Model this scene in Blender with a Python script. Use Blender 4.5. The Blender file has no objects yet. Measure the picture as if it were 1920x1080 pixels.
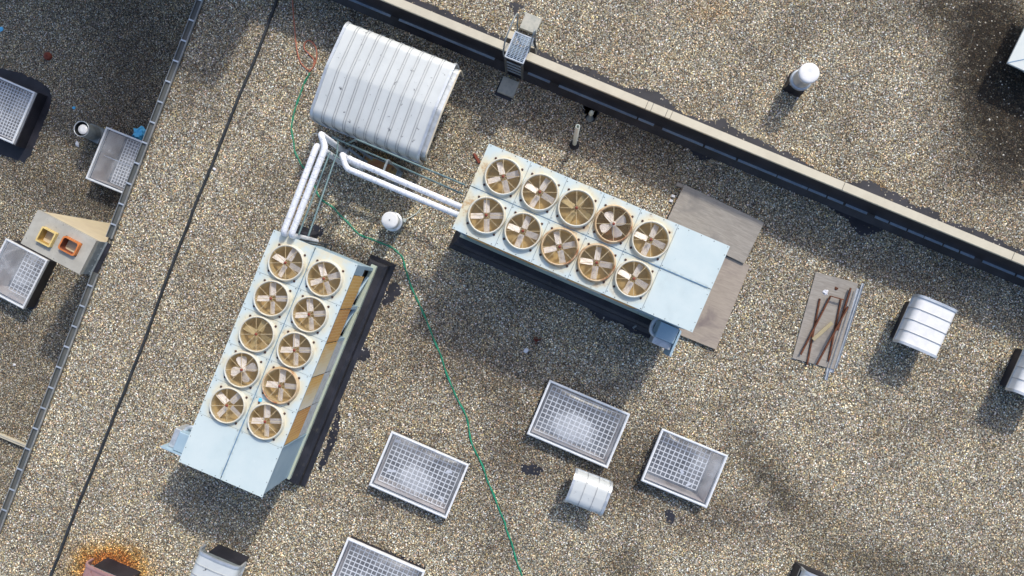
import bpy, math, random
import numpy as np
from mathutils import Matrix, Vector
random.seed(7); rng = np.random.default_rng(7)
SC = bpy.context.scene; COL = SC.collection
R = math.radians; PI = math.pi
# ------------------------------------------------------------------ camera
H = 20.5; F = 1397.0
cam_d = bpy.data.cameras.new('camera'); cam = bpy.data.objects.new('camera', cam_d); COL.objects.link(cam)
cam_d.sensor_width = 36.0; cam_d.lens = F/1920*36; cam_d.clip_end = 2000
CR = Matrix.Rotation(math.atan(55/F), 3, 'Y') @ Matrix.Rotation(math.atan(20/F), 3, 'X')
cam.matrix_world = Matrix.Translation((0, 0, H)) @ CR.to_4x4()
SC.camera = cam
# ------------------------------------------------------------------ light
EL = 42.0; AZ = math.atan2(0.858, 0.513)        # direction towards the sun in the xy plane
sun_dir = Vector((math.cos(R(EL))*math.cos(AZ), math.cos(R(EL))*math.sin(AZ), math.sin(R(EL))))
sd = bpy.data.lights.new('sun', 'SUN'); so = bpy.data.objects.new('sun', sd); COL.objects.link(so)
sd.energy = 2.0; sd.angle = R(3.0); sd.color = (1.0, 0.94, 0.83)
so.rotation_euler = sun_dir.to_track_quat('Z', 'Y').to_euler(); so.location = (20, 30, 40)
W = bpy.data.worlds.new('World'); SC.world = W; W.use_nodes = True
nt = W.node_tree; bg = nt.nodes['Background']; sky = nt.nodes.new('ShaderNodeTexSky')
sky.sky_type = 'NISHITA'; sky.sun_disc = False; sky.dust_density = 2.5; sky.sun_elevation = R(EL); sky.sun_rotation = PI/2 - AZ
nt.links.new(sky.outputs[0], bg.inputs[0]); bg.inputs[1].default_value = 0.15
SC.view_settings.view_transform = 'Standard'; SC.view_settings.look = 'None'
SC.view_settings.exposure = 0.42; SC.view_settings.gamma = 1.0

def G(px, py, z=0.0):
    d = CR @ Vector(((px-960)/F, -(py-540)/F, -1)); t = (z-H)/d.z
    return Vector((d.x*t, d.y*t, z))

# ------------------------------------------------------------------ materials
def ramp(n, stops):
    r = n.new('ShaderNodeValToRGB'); e = r.color_ramp.elements
    while len(e) < len(stops): e.new(0.5)
    for i, (p, c) in enumerate(stops):
        e[i].position = p; e[i].color = (*c, 1) if len(c) == 3 else c
    return r
def base_mat(name, rough=0.6, metal=0.0, coord='Object'):
    m = bpy.data.materials.new(name); m.use_nodes = True; n = m.node_tree.nodes; l = m.node_tree.links
    b = n['Principled BSDF']; b.inputs['Roughness'].default_value = rough; b.inputs['Metallic'].default_value = metal
    tc = n.new('ShaderNodeTexCoord')
    return m, n, l, b, tc.outputs[coord]
def noise(n, l, co, scale, detail=4, rough=0.6, dist=0.0, sc3=None):
    t = n.new('ShaderNodeTexNoise'); t.inputs['Scale'].default_value = scale
    t.inputs['Detail'].default_value = detail; t.inputs['Roughness'].default_value = rough; t.inputs['Distortion'].default_value = dist
    if sc3:
        mp = n.new('ShaderNodeMapping'); mp.inputs['Scale'].default_value = sc3; l.new(co, mp.inputs[0]); co = mp.outputs[0]
    l.new(co, t.inputs['Vector']); return t.outputs['Fac']
def mixc(n, l, fac, a, b, mode='MIX'):
    x = n.new('ShaderNodeMix'); x.data_type = 'RGBA'; x.blend_type = mode
    for s, v in ((x.inputs[0], fac), (x.inputs[6], a), (x.inputs[7], b)):
        if hasattr(v, 'links'): l.new(v, s)
        elif isinstance(v, (int, float)): s.default_value = v
        else: s.default_value = (*v, 1)
    return x.outputs[2]
def mth(n, l, op, a, b=None, clamp=False):
    x = n.new('ShaderNodeMath'); x.operation = op; x.use_clamp = clamp
    for i, v in enumerate((a, b)):
        if v is None: continue
        if hasattr(v, 'links'): l.new(v, x.inputs[i])
        else: x.inputs[i].default_value = v
    return x.outputs[0]
def sstep(n, l, v, lo, hi):
    x = n.new('ShaderNodeMapRange'); x.interpolation_type = 'SMOOTHSTEP'
    x.inputs[1].default_value = lo; x.inputs[2].default_value = hi
    l.new(v, x.inputs[0]); return x.outputs[0]
def bump(n, l, b, h, strength=0.3, dist=0.01):
    x = n.new('ShaderNodeBump'); x.inputs['Strength'].default_value = strength; x.inputs['Distance'].default_value = dist
    l.new(h, x.inputs['Height']); l.new(x.outputs[0], b.inputs['Normal'])
def worn(name, c1, c2, scale=3.0, rough=0.6, metal=0.0, lo=0.35, hi=0.7, c3=None, s3=20, lo3=0.62, hi3=0.72, bmp=0.0, sc3=None):
    m, n, l, b, co = base_mat(name, rough, metal)
    f = sstep(n, l, noise(n, l, co, scale, 5, 0.6, 0.2, sc3), lo, hi)
    c = mixc(n, l, f, c1, c2)
    if c3:
        c = mixc(n, l, sstep(n, l, noise(n, l, co, s3, 4, 0.65), lo3, hi3), c, c3)
    l.new(c, b.inputs['Base Color'])
    if bmp: bump(n, l, b, noise(n, l, co, 40, 3), bmp)
    return m
M = {}
M['membrane'] = worn('black_membrane', (0.012, 0.013, 0.020), (0.030, 0.030, 0.042), 1.6, 0.55, c3=(0.06, 0.055, 0.05), s3=5, lo3=0.6, hi3=0.8, bmp=0.2)
M['coping'] = worn('cream_coping', (0.60, 0.55, 0.43), (0.54, 0.49, 0.38), 2.0, 0.5)
M['strip'] = worn('flashing_metal', (0.52, 0.63, 0.74), (0.36, 0.46, 0.58), 2.0, 0.35, 0.6)
M['alu'] = worn('aluminium', (0.62, 0.66, 0.70), (0.48, 0.52, 0.56), 4, 0.38, 0.55)
M['alu_light'] = worn('aluminium_frame', (0.80, 0.82, 0.84), (0.70, 0.73, 0.76), 4, 0.4, 0.05)
M['edge_dark'] = worn('roof_edge_sheet', (0.085, 0.095, 0.095), (0.12, 0.12, 0.11), 1.5, 0.6, 0.1)
M['galv'] = worn('galvanised', (0.60, 0.64, 0.68), (0.45, 0.49, 0.53), 7, 0.42, 0.45, c3=(0.32, 0.34, 0.36), s3=12)
M['galv_dull'] = worn('galvanised_dull', (0.30, 0.34, 0.36), (0.20, 0.23, 0.24), 5, 0.5, 0.4)
M['hood'] = worn('hood_metal', (0.60, 0.63, 0.63), (0.53, 0.56, 0.565), 1.2, 0.45, 0.10, c3=(0.10, 0.11, 0.12), s3=6, lo3=0.63, hi3=0.735)
M['seam'] = worn('hood_seam', (0.34, 0.36, 0.38), (0.42, 0.44, 0.46), 5, 0.5, 0.3)
M['white'] = worn('white_metal', (0.80, 0.80, 0.79), (0.72, 0.72, 0.72), 5, 0.35)
M['unit'] = worn('unit_side_paint', (0.36, 0.49, 0.58), (0.30, 0.43, 0.53), 2, 0.45)
M['unit_dark'] = worn('unit_recess_paint', (0.16, 0.27, 0.40), (0.10, 0.19, 0.30), 2, 0.5)
M['rail'] = worn('base_rail_paint', (0.40, 0.46, 0.40), (0.46, 0.50, 0.38), 3, 0.6, c3=(0.2, 0.16, 0.08), s3=4)
M['dark'] = worn('dark_steel', (0.025, 0.03, 0.035), (0.05, 0.055, 0.06), 6, 0.5, 0.3)
M['rust'] = worn('rusty_steel', (0.12, 0.040, 0.020), (0.20, 0.075, 0.035), 12, 0.85, c3=(0.05, 0.02, 0.012), s3=20, lo3=0.5, hi3=0.65)
M['bolt'] = worn('rusty_bolt', (0.06, 0.035, 0.03), (0.14, 0.05, 0.03), 3, 0.8)
M['hub'] = worn('rusty_hub', (0.24, 0.05, 0.025), (0.15, 0.035, 0.02), 20, 0.7)
M['cowl'] = worn('fan_cowl_paint', (0.62, 0.56, 0.43), (0.60, 0.62, 0.58), 1.3, 0.5, c3=(0.36, 0.20, 0.08), s3=3.2, lo3=0.60, hi3=0.80)
M['cowl_rust'] = worn('fan_cowl_rusty', (0.50, 0.34, 0.18), (0.60, 0.48, 0.33), 3.0, 0.55, c3=(0.28, 0.11, 0.04), s3=4, lo3=0.5, hi3=0.72)
M['blade'] = worn('fan_blade', (0.86, 0.82, 0.79), (0.76, 0.70, 0.66), 5, 0.45, 0.1, c3=(0.35, 0.22, 0.10), s3=9, lo3=0.58, hi3=0.8)
M['blade_y'] = worn('fan_blade_dusty', (0.50, 0.40, 0.20), (0.38, 0.27, 0.12), 4, 0.6)
M['wire'] = worn('guard_wire', (0.50, 0.38, 0.20), (0.62, 0.52, 0.34), 6, 0.6)
M['wire_fine'] = worn('guard_wire_fine', (0.30, 0.22, 0.10), (0.40, 0.31, 0.17), 6, 0.7)
M['well'] = worn('fan_well_dust', (0.62, 0.45, 0.20), (0.50, 0.37, 0.19), 3.2, 0.8, c3=(0.38, 0.33, 0.24), s3=2.2, lo3=0.45, hi3=0.7)
M['well_red'] = worn('fan_well_rust', (0.24, 0.075, 0.03), (0.16, 0.05, 0.025), 4, 0.8)
M['concrete'] = worn('concrete', (0.37, 0.355, 0.31), (0.44, 0.425, 0.375), 3, 0.85, c3=(0.15, 0.15, 0.14), s3=9, lo3=0.62, hi3=0.72, bmp=0.3)
M['paver'] = worn('paver_concrete', (0.50, 0.49, 0.43), (0.38, 0.39, 0.35), 6, 0.85, bmp=0.3)
M['cream'] = worn('cream_render', (0.66, 0.57, 0.40), (0.60, 0.51, 0.36), 2, 0.7)
M['yellow_in'] = worn('sooted_yellow_clay', (0.50, 0.33, 0.09), (0.36, 0.23, 0.07), 5, 0.8)  # inner flue faces use a darker clay tone
M['yellow'] = worn('yellow_clay', (0.72, 0.55, 0.22), (0.62, 0.45, 0.16), 5, 0.55)
M['orange_in'] = worn('sooted_orange_clay', (0.26, 0.06, 0.02), (0.14, 0.04, 0.02), 5, 0.8)
M['orange'] = worn('orange_clay', (0.62, 0.20, 0.05), (0.50, 0.15, 0.04), 5, 0.55)
M['pvc'] = worn('pvc', (0.62, 0.66, 0.60), (0.55, 0.60, 0.55), 5, 0.4)
M['blue'] = worn('blue_plastic', (0.10, 0.52, 0.92), (0.16, 0.62, 0.95), 8, 0.35)
M['paper'] = worn('white_scrap', (0.75, 0.76, 0.80), (0.6, 0.62, 0.7), 8, 0.6)
M['green'] = worn('green_hose', (0.015, 0.22, 0.12), (0.03, 0.32, 0.19), 10, 0.4)
M['red'] = worn('red_hose', (0.42, 0.12, 0.07), (0.50, 0.20, 0.12), 10, 0.45)
M['copper'] = worn('grey_green_conduit', (0.10, 0.17, 0.19), (0.17, 0.24, 0.25), 4, 0.5, 0.2)
M['leaf_stain'] = worn('rust_crumbs', (0.16, 0.03, 0.015), (0.10, 0.02, 0.012), 30, 0.9)
M['timber'] = worn('timber', (0.42, 0.36, 0.22), (0.34, 0.28, 0.17), 8, 0.8, sc3=(1, 8, 1))
M['cabinet'] = worn('cabinet_paint', (0.60, 0.64, 0.62), (0.52, 0.57, 0.56), 2, 0.4)
M['facade'] = worn('render_wall', (0.42, 0.38, 0.31), (0.36, 0.32, 0.26), 1, 0.85)
M['asphalt'] = worn('street_asphalt', (0.05, 0.05, 0.052), (0.07, 0.07, 0.07), 0.5, 0.9)
M['wood_in'] = worn('shaft_lining', (0.66, 0.60, 0.56), (0.56, 0.46, 0.42), 2, 0.7)
M['shaft'] = worn('shaft_dark', (0.09, 0.11, 0.15), (0.15, 0.17, 0.21), 1, 0.6)
M['grille'] = worn('grille', (0.82, 0.83, 0.85), (0.86, 0.86, 0.87), 3, 0.5)

# pipe lagging: white jacket with fine dark crackle
m, n, l, b, co = base_mat('pipe_lagging', 0.55)
v = n.new('ShaderNodeTexVoronoi'); v.feature = 'DISTANCE_TO_EDGE'; v.inputs['Scale'].default_value = 8; l.new(co, v.inputs['Vector'])
crk = sstep(n, l, v.outputs['Distance'], 0.05, 0.0)
c = mixc(n, l, sstep(n, l, noise(n, l, co, 2.5), 0.4, 0.7), (0.80, 0.81, 0.84), (0.70, 0.73, 0.77))
l.new(mixc(n, l, mth(n, l, 'MULTIPLY', crk, 0.55), c, (0.28, 0.30, 0.34)), b.inputs['Base Color']); M['lag'] = m

# plywood
def plymat(name, c1, c2, c3):
    m, n, l, b, co = base_mat(name, 0.8)
    g = noise(n, l, co, 2.2, 6, 0.65, 1.2, (1, 9, 1))
    c = mixc(n, l, sstep(n, l, g, 0.32, 0.70), c1, c2)
    c = mixc(n, l, sstep(n, l, noise(n, l, co, 1.1, 4, 0.6, 0.5), 0.50, 0.72), c, c3)
    l.new(c, b.inputs['Base Color']); bump(n, l, b, g, 0.25, 0.01); return m
M['ply'] = plymat('weathered_plywood', (0.27, 0.245, 0.215), (0.37, 0.34, 0.30), (0.22, 0.205, 0.19))
M['ply_brown'] = plymat('stained_plywood', (0.38, 0.325, 0.27), (0.30, 0.255, 0.215), (0.19, 0.155, 0.15))

# unit deck paint: pale blue steel, ochre run-off round the fans
PITCH = 0.953; FX0 = -3.12+0.645; FY = 0.505
def deckmat(amount, seed):
    m, n, l, b, co = base_mat('unit_deck_paint', 0.42)
    sp = n.new('ShaderNodeSeparateXYZ'); l.new(co, sp.inputs[0])
    xx = mth(n, l, 'SUBTRACT', sp.outputs[0], FX0 - PITCH/2)
    xm = mth(n, l, 'SUBTRACT', mth(n, l, 'MODULO', mth(n, l, 'ADD', xx, PITCH*3), PITCH), PITCH/2)
    ym = mth(n, l, 'SUBTRACT', mth(n, l, 'ABSOLUTE', sp.outputs[1]), FY)
    rr = mth(n, l, 'SQRT', mth(n, l, 'ADD', mth(n, l, 'MULTIPLY', xm, xm), mth(n, l, 'MULTIPLY', ym, ym)))
    mp = n.new('ShaderNodeMapping'); mp.inputs['Location'].default_value = (seed, seed*2, 0); l.new(co, mp.inputs[0])
    nz = noise(n, l, mp.outputs[0], 1.7, 6, 0.65)
    nf = noise(n, l, mp.outputs[0], 9, 4, 0.6)
    inside = sstep(n, l, sp.outputs[0], FX0+4.55*PITCH, FX0+4.45*PITCH)
    near = sstep(n, l, rr, 0.72, 0.44)
    k = mth(n, l, 'MULTIPLY', near, inside)
    st = mth(n, l, 'MULTIPLY', k, sstep(n, l, nz, 0.34, 0.58))
    c = mixc(n, l, sstep(n, l, noise(n, l, co, 1.1, 4), 0.35, 0.7), (0.575, 0.66, 0.665), (0.52, 0.62, 0.635))
    c = mixc(n, l, mth(n, l, 'MULTIPLY', st, 0.80*amount, True), c, (0.68, 0.60, 0.40))
    hot = mth(n, l, 'MULTIPLY', k, sstep(n, l, mth(n, l, 'ADD', nz, mth(n, l, 'MULTIPLY', nf, 0.3)), 0.73, 0.84))
    c = mixc(n, l, mth(n, l, 'MULTIPLY', hot, 0.75*amount, True), c, (0.42, 0.24, 0.09))
    # small grime specks
    c = mixc(n, l, mth(n, l, 'MULTIPLY', sstep(n, l, noise(n, l, mp.outputs[0], 14, 3, 0.7), 0.66, 0.76), 0.35), c, (0.25, 0.30, 0.32))
    scf = sstep(n, l, noise(n, l, mp.outputs[0], 2.3, 8, 0.75, 0.6), 0.60, 0.72)
    c = mixc(n, l, mth(n, l, 'MULTIPLY', scf, 0.35), c, (0.70, 0.76, 0.77))
    drt = sstep(n, l, noise(n, l, mp.outputs[0], 0.9, 7, 0.7, 0.4), 0.55, 0.78)
    c = mixc(n, l, mth(n, l, 'MULTIPLY', drt, 0.30), c, (0.40, 0.46, 0.46))
    # grime gathered along the middle joint
    my = sstep(n, l, mth(n, l, 'ABSOLUTE', sp.outputs[1]), 0.10, 0.0)
    c = mixc(n, l, mth(n, l, 'MULTIPLY', mth(n, l, 'MULTIPLY', my, sstep(n, l, nf, 0.35, 0.7)), 0.6), c, (0.26, 0.33, 0.32))
    l.new(c, b.inputs['Base Color']); bump(n, l, b, noise(n, l, mp.outputs[0], 1.6, 2), 0.35, 0.02); return m

# condenser coil: fins, colour from a per-vertex dirt value
m, n, l, b, co = base_mat('coil_fins', 0.75)
at = n.new('ShaderNodeAttribute'); at.attribute_name = 'dirt'
nz = noise(n, l, co, 3.5, 5, 0.65, 0.5, (1, 1, 0.35))
d = mth(n, l, 'ADD', at.outputs['Fac'], mth(n, l, 'MULTIPLY', mth(n, l, 'SUBTRACT', nz, 0.5), 0.7), True)
r = ramp(n, [(0.0, (0.80, 0.76, 0.70)), (0.35, (0.74, 0.62, 0.40)), (0.7, (0.74, 0.42, 0.11)), (1.0, (0.54, 0.22, 0.05))]); l.new(d, r.inputs[0])
sp = n.new('ShaderNodeSeparateXYZ'); l.new(co, sp.inputs[0])
fz = mth(n, l, 'SINE', mth(n, l, 'MULTIPLY', sp.outputs[2], 42.0)); fx = mth(n, l, 'SINE', mth(n, l, 'MULTIPLY', sp.outputs[0], 75.0))
gl = mth(n, l, 'MAXIMUM', sstep(n, l, fz, 0.80, 1.0), mth(n, l, 'MULTIPLY', sstep(n, l, fx, 0.3, 1.0), 0.6))
c = mixc(n, l, mth(n, l, 'MULTIPLY', gl, 0.55), r.outputs[0], (0.84, 0.68, 0.40))
l.new(c, b.inputs['Base Color']); M['coil'] = m

# skylight acrylic
def acrylic(name, mistc, seed, patch):
    m, n, l, b, co = base_mat(name, 0.12)
    b.inputs['Base Color'].default_value = (0.80, 0.83, 0.87, 1)
    b.inputs['Roughness'].default_value = 0.22
    tr = n.new('ShaderNodeBsdfTransparent'); tr.inputs[0].default_value = (0.86, 0.89, 0.93, 1)
    ms = n.new('ShaderNodeMixShader')
    mp = n.new('ShaderNodeMapping'); mp.inputs['Location'].default_value = (seed, seed*1.7, 0); l.new(co, mp.inputs[0])
    haze = sstep(n, l, noise(n, l, mp.outputs[0], 1.3, 5, 0.6, 0.8), 0.35, 0.75)
    # frosted, weather-crazed crown of the dome
    sp = n.new('ShaderNodeSeparateXYZ'); l.new(co, sp.inputs[0])
    ex = mth(n, l, 'DIVIDE', mth(n, l, 'SUBTRACT', sp.outputs[0], patch[0]), patch[2]); ey = mth(n, l, 'DIVIDE', mth(n, l, 'SUBTRACT', sp.outputs[1], patch[1]), patch[3])
    er = mth(n, l, 'SQRT', mth(n, l, 'ADD', mth(n, l, 'MULTIPLY', ex, ex), mth(n, l, 'MULTIPLY', ey, ey)))
    er = mth(n, l, 'ADD', er, mth(n, l, 'MULTIPLY', mth(n, l, 'SUBTRACT', noise(n, l, mp.outputs[0], 6, 6, 0.7), 0.5), 0.9))
    pt = mth(n, l, 'MULTIPLY', sstep(n, l, er, 1.1, 0.55), patch[4])
    fac = mth(n, l, 'ADD', mth(n, l, 'ADD', mth(n, l, 'MULTIPLY', haze, mistc[1]), mistc[0]), pt, True)
    l.new(fac, ms.inputs[0]); l.new(tr.outputs[0], ms.inputs[1]); l.new(b.outputs[0], ms.inputs[2])
    l.new(ms.outputs[0], n['Material Output'].inputs[0]); return m

# gravel
def gravelmat(name, scale, dark=1.0, isl=False):
    m, n, l, b, co = base_mat(name, 0.9)
    geo = n.new('ShaderNodeNewGeometry'); P = geo.outputs['Position']
    ds = n.new('ShaderNodeTexNoise'); ds.inputs['Scale'].default_value = 9; l.new(P, ds.inputs['Vector'])
    va = n.new('ShaderNodeVectorMath'); va.operation = 'MULTIPLY_ADD'; l.new(ds.outputs['Color'], va.inputs[0]); va.inputs[1].default_value = (0.05, 0.05, 0); l.new(P, va.inputs[2])
    v = n.new('ShaderNodeTexVoronoi'); v.inputs['Scale'].default_value = scale; l.new(va.outputs[0], v.inputs['Vector'])
    sp = n.new('ShaderNodeSeparateColor'); l.new(v.outputs['Color'], sp.inputs[0])
    if isl:
        wn_ = n.new('ShaderNodeTexWhiteNoise'); wn_.noise_dimensions = '1D'; l.new(mth(n, l, 'MULTIPLY', geo.outputs['Random Per Island'], 977.0), wn_.inputs['W'])
        sp = n.new('ShaderNodeSeparateColor'); l.new(wn_.outputs['Color'], sp.inputs[0])
    r1 = ramp(n, [(0.0, (0.060, 0.055, 0.050)), (0.20, (0.14, 0.125, 0.105)), (0.5, (0.28, 0.258, 0.212)), (0.82, (0.41, 0.39, 0.335)), (1.0, (0.78, 0.76, 0.72))])
    l.new(sp.outputs[0], r1.inputs[0])
    tint = ramp(n, [(0.0, (0.82, 0.52, 0.40)), (0.14, (1.08, 0.90, 0.68)), (0.45, (1.0, 1.0, 0.95)), (0.70, (0.80, 0.93, 1.06)), (0.88, (0.98, 0.86, 1.0)), (1.0, (1.12, 1.02, 0.52))])
    l.new(sp.outputs[1], tint.inputs[0])
    c = mixc(n, l, 1.0, r1.outputs[0], tint.outputs[0], 'MULTIPLY')
    # dark bitumen seen between the stones
    gap = sstep(n, l, v.outputs['Distance'], 0.52, 0.80)
    if not isl: c = mixc(n, l, mth(n, l, 'MULTIPLY', gap, 0.75), c, (0.020, 0.018, 0.018))
    # broad tone drift
    big = noise(n, l, P, 0.35, 5, 0.6, 0.3); med = noise(n, l, P, 1.9, 5, 0.65, 0.2)
    rb = ramp(n, [(0.30, (0.70, 0.68, 0.66)), (0.5, (0.95, 0.94, 0.93)), (0.70, (1.15, 1.13, 1.08))]); l.new(big, rb.inputs[0])
    rm = ramp(n, [(0.30, (0.74, 0.74, 0.76)), (0.5, (1.0, 1.0, 1.0)), (0.72, (1.16, 1.13, 1.05))]); l.new(med, rm.inputs[0])
    c = mixc(n, l, 1.0, c, rb.outputs[0], 'MULTIPLY'); c = mixc(n, l, 1.0, c, rm.outputs[0], 'MULTIPLY')
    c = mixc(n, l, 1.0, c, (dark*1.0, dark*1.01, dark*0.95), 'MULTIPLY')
    # painted-in shade, dark and rust stains carried by the mesh attribute
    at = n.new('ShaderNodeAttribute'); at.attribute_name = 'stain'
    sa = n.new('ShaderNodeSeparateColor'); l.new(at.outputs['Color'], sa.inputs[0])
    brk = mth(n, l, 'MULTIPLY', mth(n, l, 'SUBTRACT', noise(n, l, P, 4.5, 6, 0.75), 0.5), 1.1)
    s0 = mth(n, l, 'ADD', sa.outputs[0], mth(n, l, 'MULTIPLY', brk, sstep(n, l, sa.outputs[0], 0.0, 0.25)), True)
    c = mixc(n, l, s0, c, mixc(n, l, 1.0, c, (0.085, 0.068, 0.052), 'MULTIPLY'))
    s2 = mth(n, l, 'ADD', sa.outputs[2], mth(n, l, 'MULTIPLY', brk, sstep(n, l, sa.outputs[2], 0.0, 0.25)), True)
    c = mixc(n, l, s2, c, mixc(n, l, 1.0, c, (0.44, 0.42, 0.43), 'MULTIPLY'))
    s1 = mth(n, l, 'ADD', sa.outputs[1], mth(n, l, 'MULTIPLY', brk, sstep(n, l, sa.outputs[1], 0.0, 0.3)), True)
    rs = ramp(n, [(0.0, (1, 1, 1)), (0.35, (1.12, 0.78, 0.36)), (0.75, (1.0, 0.40, 0.12)), (1.0, (0.40, 0.14, 0.07))]); l.new(s1, rs.inputs[0])
    c = mixc(n, l, 1.0, c, rs.outputs[0], 'MULTIPLY')
    l.new(c, b.inputs['Base Color'])
    h = mth(n, l, 'SUBTRACT', 1.0, v.outputs['Distance'])
    if not isl: bump(n, l, b, mth(n, l, 'ADD', h, mth(n, l, 'MULTIPLY', sp.outputs[2], 0.7)), 0.9, 0.022)
    return m
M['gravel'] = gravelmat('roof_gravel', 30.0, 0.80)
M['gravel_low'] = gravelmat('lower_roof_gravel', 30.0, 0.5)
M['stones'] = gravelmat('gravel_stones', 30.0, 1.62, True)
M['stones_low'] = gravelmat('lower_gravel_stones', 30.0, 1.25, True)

# ------------------------------------------------------------------ mesh helpers
class MB:
    def __init__(s): s.v = []; s.f = []; s.sm = []; s.mi = []; s.cur = 0; s.mat = Matrix.Identity(4)
    def add(s, vs, fs, smooth=False):
        o = len(s.v); s.v += [tuple(s.mat @ Vector(p)) for p in vs]
        for f in fs: s.f.append(tuple(i+o for i in f)); s.sm.append(smooth); s.mi.append(s.cur)
    def box(s, x0, x1, y0, y1, z0, z1, bev=0.0):
        if bev <= 0:
            vs = [(x, y, z) for z in (z0, z1) for y in (y0, y1) for x in (x0, x1)]
            s.add(vs, [(0, 2, 3, 1), (4, 5, 7, 6), (0, 1, 5, 4), (2, 6, 7, 3), (0, 4, 6, 2), (1, 3, 7, 5)])
        else:
            lo = [(x0, y0), (x1, y0), (x1, y1), (x0, y1)]; b = bev
            hi = [(x0+b, y0+b), (x1-b, y0+b), (x1-b, y1-b), (x0+b, y1-b)]
            vs = [(x, y, z0) for x, y in lo]+[(x, y, z1-b) for x, y in lo]+[(x, y, z1) for x, y in hi]
            fs = [(3, 2, 1, 0), (8, 9, 10, 11)]
            for k in (0, 4):
                for i in range(4): j = (i+1) % 4; fs.append((k+i, k+j, k+4+j, k+4+i))
            s.add(vs, fs)
    def prism(s, poly, z0, z1):
        n = len(poly); vs = [(x, y, z0) for x, y in poly]+[(x, y, z1) for x, y in poly]
        s.add(vs, [tuple(range(n-1, -1, -1)), tuple(range(n, 2*n))]+[(i, (i+1) % n, n+(i+1) % n, n+i) for i in range(n)])
    def grid(s, P, smooth=False):           # P[i][j] points
        a = len(P); c = len(P[0]); vs = [p for row in P for p in row]
        s.add(vs, [(i*c+j, (i+1)*c+j, (i+1)*c+j+1, i*c+j+1) for i in range(a-1) for j in range(c-1)], smooth)
    def lathe(s, prof, seg=32, cx=0, cy=0, smooth=True):
        vs = [(cx+r*math.cos(2*PI*k/seg), cy+r*math.sin(2*PI*k/seg), z) for r, z in prof for k in range(seg)]
        fs = [(i*seg+k, i*seg+(k+1) % seg, (i+1)*seg+(k+1) % seg, (i+1)*seg+k) for i in range(len(prof)-1) for k in range(seg)]
        s.add(vs, fs, smooth)
    def disc(s, r, z, seg=24, cx=0, cy=0):
        s.add([(cx+r*math.cos(2*PI*k/seg), cy+r*math.sin(2*PI*k/seg), z) for k in range(seg)], [tuple(range(seg))])
    def tube(s, pts, r, seg=8, cap=True, round_=0.0):
        pts = [Vector(p) for p in pts]
        if round_ > 0 and len(pts) > 2:
            q = [pts[0]]
            for i in range(1, len(pts)-1):
                a = pts[i-1]-pts[i]; c = pts[i+1]-pts[i]; d = min(round_, a.length*0.45, c.length*0.45)
                p0 = pts[i]+a.normalized()*d; p1 = pts[i]+c.normalized()*d
                for t in (0, .25, .5, .75, 1): q.append(p0*(1-t)**2+pts[i]*2*t*(1-t)+p1*t*t)
            q.append(pts[-1]); pts = q
        n = len(pts); rings = []; up = None
        for i in range(n):
            t = (pts[min(i+1, n-1)]-pts[max(i-1, 0)]).normalized()
            if up is None:
                up = Vector((0, 0, 1)) if abs(t.z) < 0.9 else Vector((1, 0, 0))
            sx = t.cross(up).normalized(); up = sx.cross(t).normalized()
            rings += [pts[i]+sx*r*math.cos(2*PI*k/seg)+up*r*math.sin(2*PI*k/seg) for k in range(seg)]
        fs = [(i*seg+k, i*seg+(k+1) % seg, (i+1)*seg+(k+1) % seg, (i+1)*seg+k) for i in range(n-1) for k in range(seg)]
        s.add(rings, fs, True)
        if cap: s.add(rings[:seg], [tuple(range(seg))]); s.add(rings[-seg:], [tuple(range(seg-1, -1, -1))])
    def bar(s, a, b_, w, h):                # rectangular bar between two points, w across, h thick
        a = Vector(a); b_ = Vector(b_); t = (b_-a).normalized()
        up = Vector((0, 0, 1)) if abs(t.z) < 0.95 else Vector((1, 0, 0))
        sx = t.cross(up).normalized()*w/2; uy = sx.cross(t).normalized()*h/2
        vs = [p+q for p in (a, b_) for q in (-sx-uy, sx-uy, sx+uy, -sx+uy)]
        s.add(vs, [(0, 1, 2, 3), (7, 6, 5, 4), (0, 4, 5, 1), (1, 5, 6, 2), (2, 6, 7, 3), (3, 7, 4, 0)])
    def mesh(s, name, mats):
        me = bpy.data.meshes.new(name); me.from_pydata(s.v, [], s.f)
        me.polygons.foreach_set('use_smooth', s.sm)
        for mm in (mats if isinstance(mats, (list, tuple)) else [mats]): me.materials.append(mm)
        me.polygons.foreach_set('material_index', s.mi); me.update(); return me
def fixn(me):
    import bmesh
    bm = bmesh.new(); bm.from_mesh(me); bmesh.ops.recalc_face_normals(bm, faces=bm.faces); bm.to_mesh(me); bm.free()
def tag(o, label=None, cat=None, group=None, kind=None):
    for k, v_ in (('label', label), ('category', cat), ('group', group), ('kind', kind)):
        if v_: o[k] = v_
    return o
def obj(name, mb, mats, parent=None, mw=None, fix=True):
    me = mb if isinstance(mb, bpy.types.Mesh) else mb.mesh(name, mats)
    if fix and not isinstance(mb, bpy.types.Mesh): fixn(me)
    o = bpy.data.objects.new(name, me); COL.objects.link(o)
    if parent: o.parent = parent
    if mw is not None: o.matrix_local = mw
    return o
def thing(name, mw, label, cat, group=None):
    o = bpy.data.objects.new(name, None); COL.objects.link(o); o.empty_display_size = 0.2; o.matrix_world = mw
    return tag(o, label, cat, group)
def frame2(o, xdir, zb=0.0):
    x = Vector((xdir.x, xdir.y, 0)).normalized(); y = Vector((-x.y, x.x, 0))
    mm = Matrix.Identity(4)
    for i in range(3): mm[i][0] = x[i]; mm[i][1] = y[i]; mm[i][3] = (o.x, o.y, zb)[i]
    return mm
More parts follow.
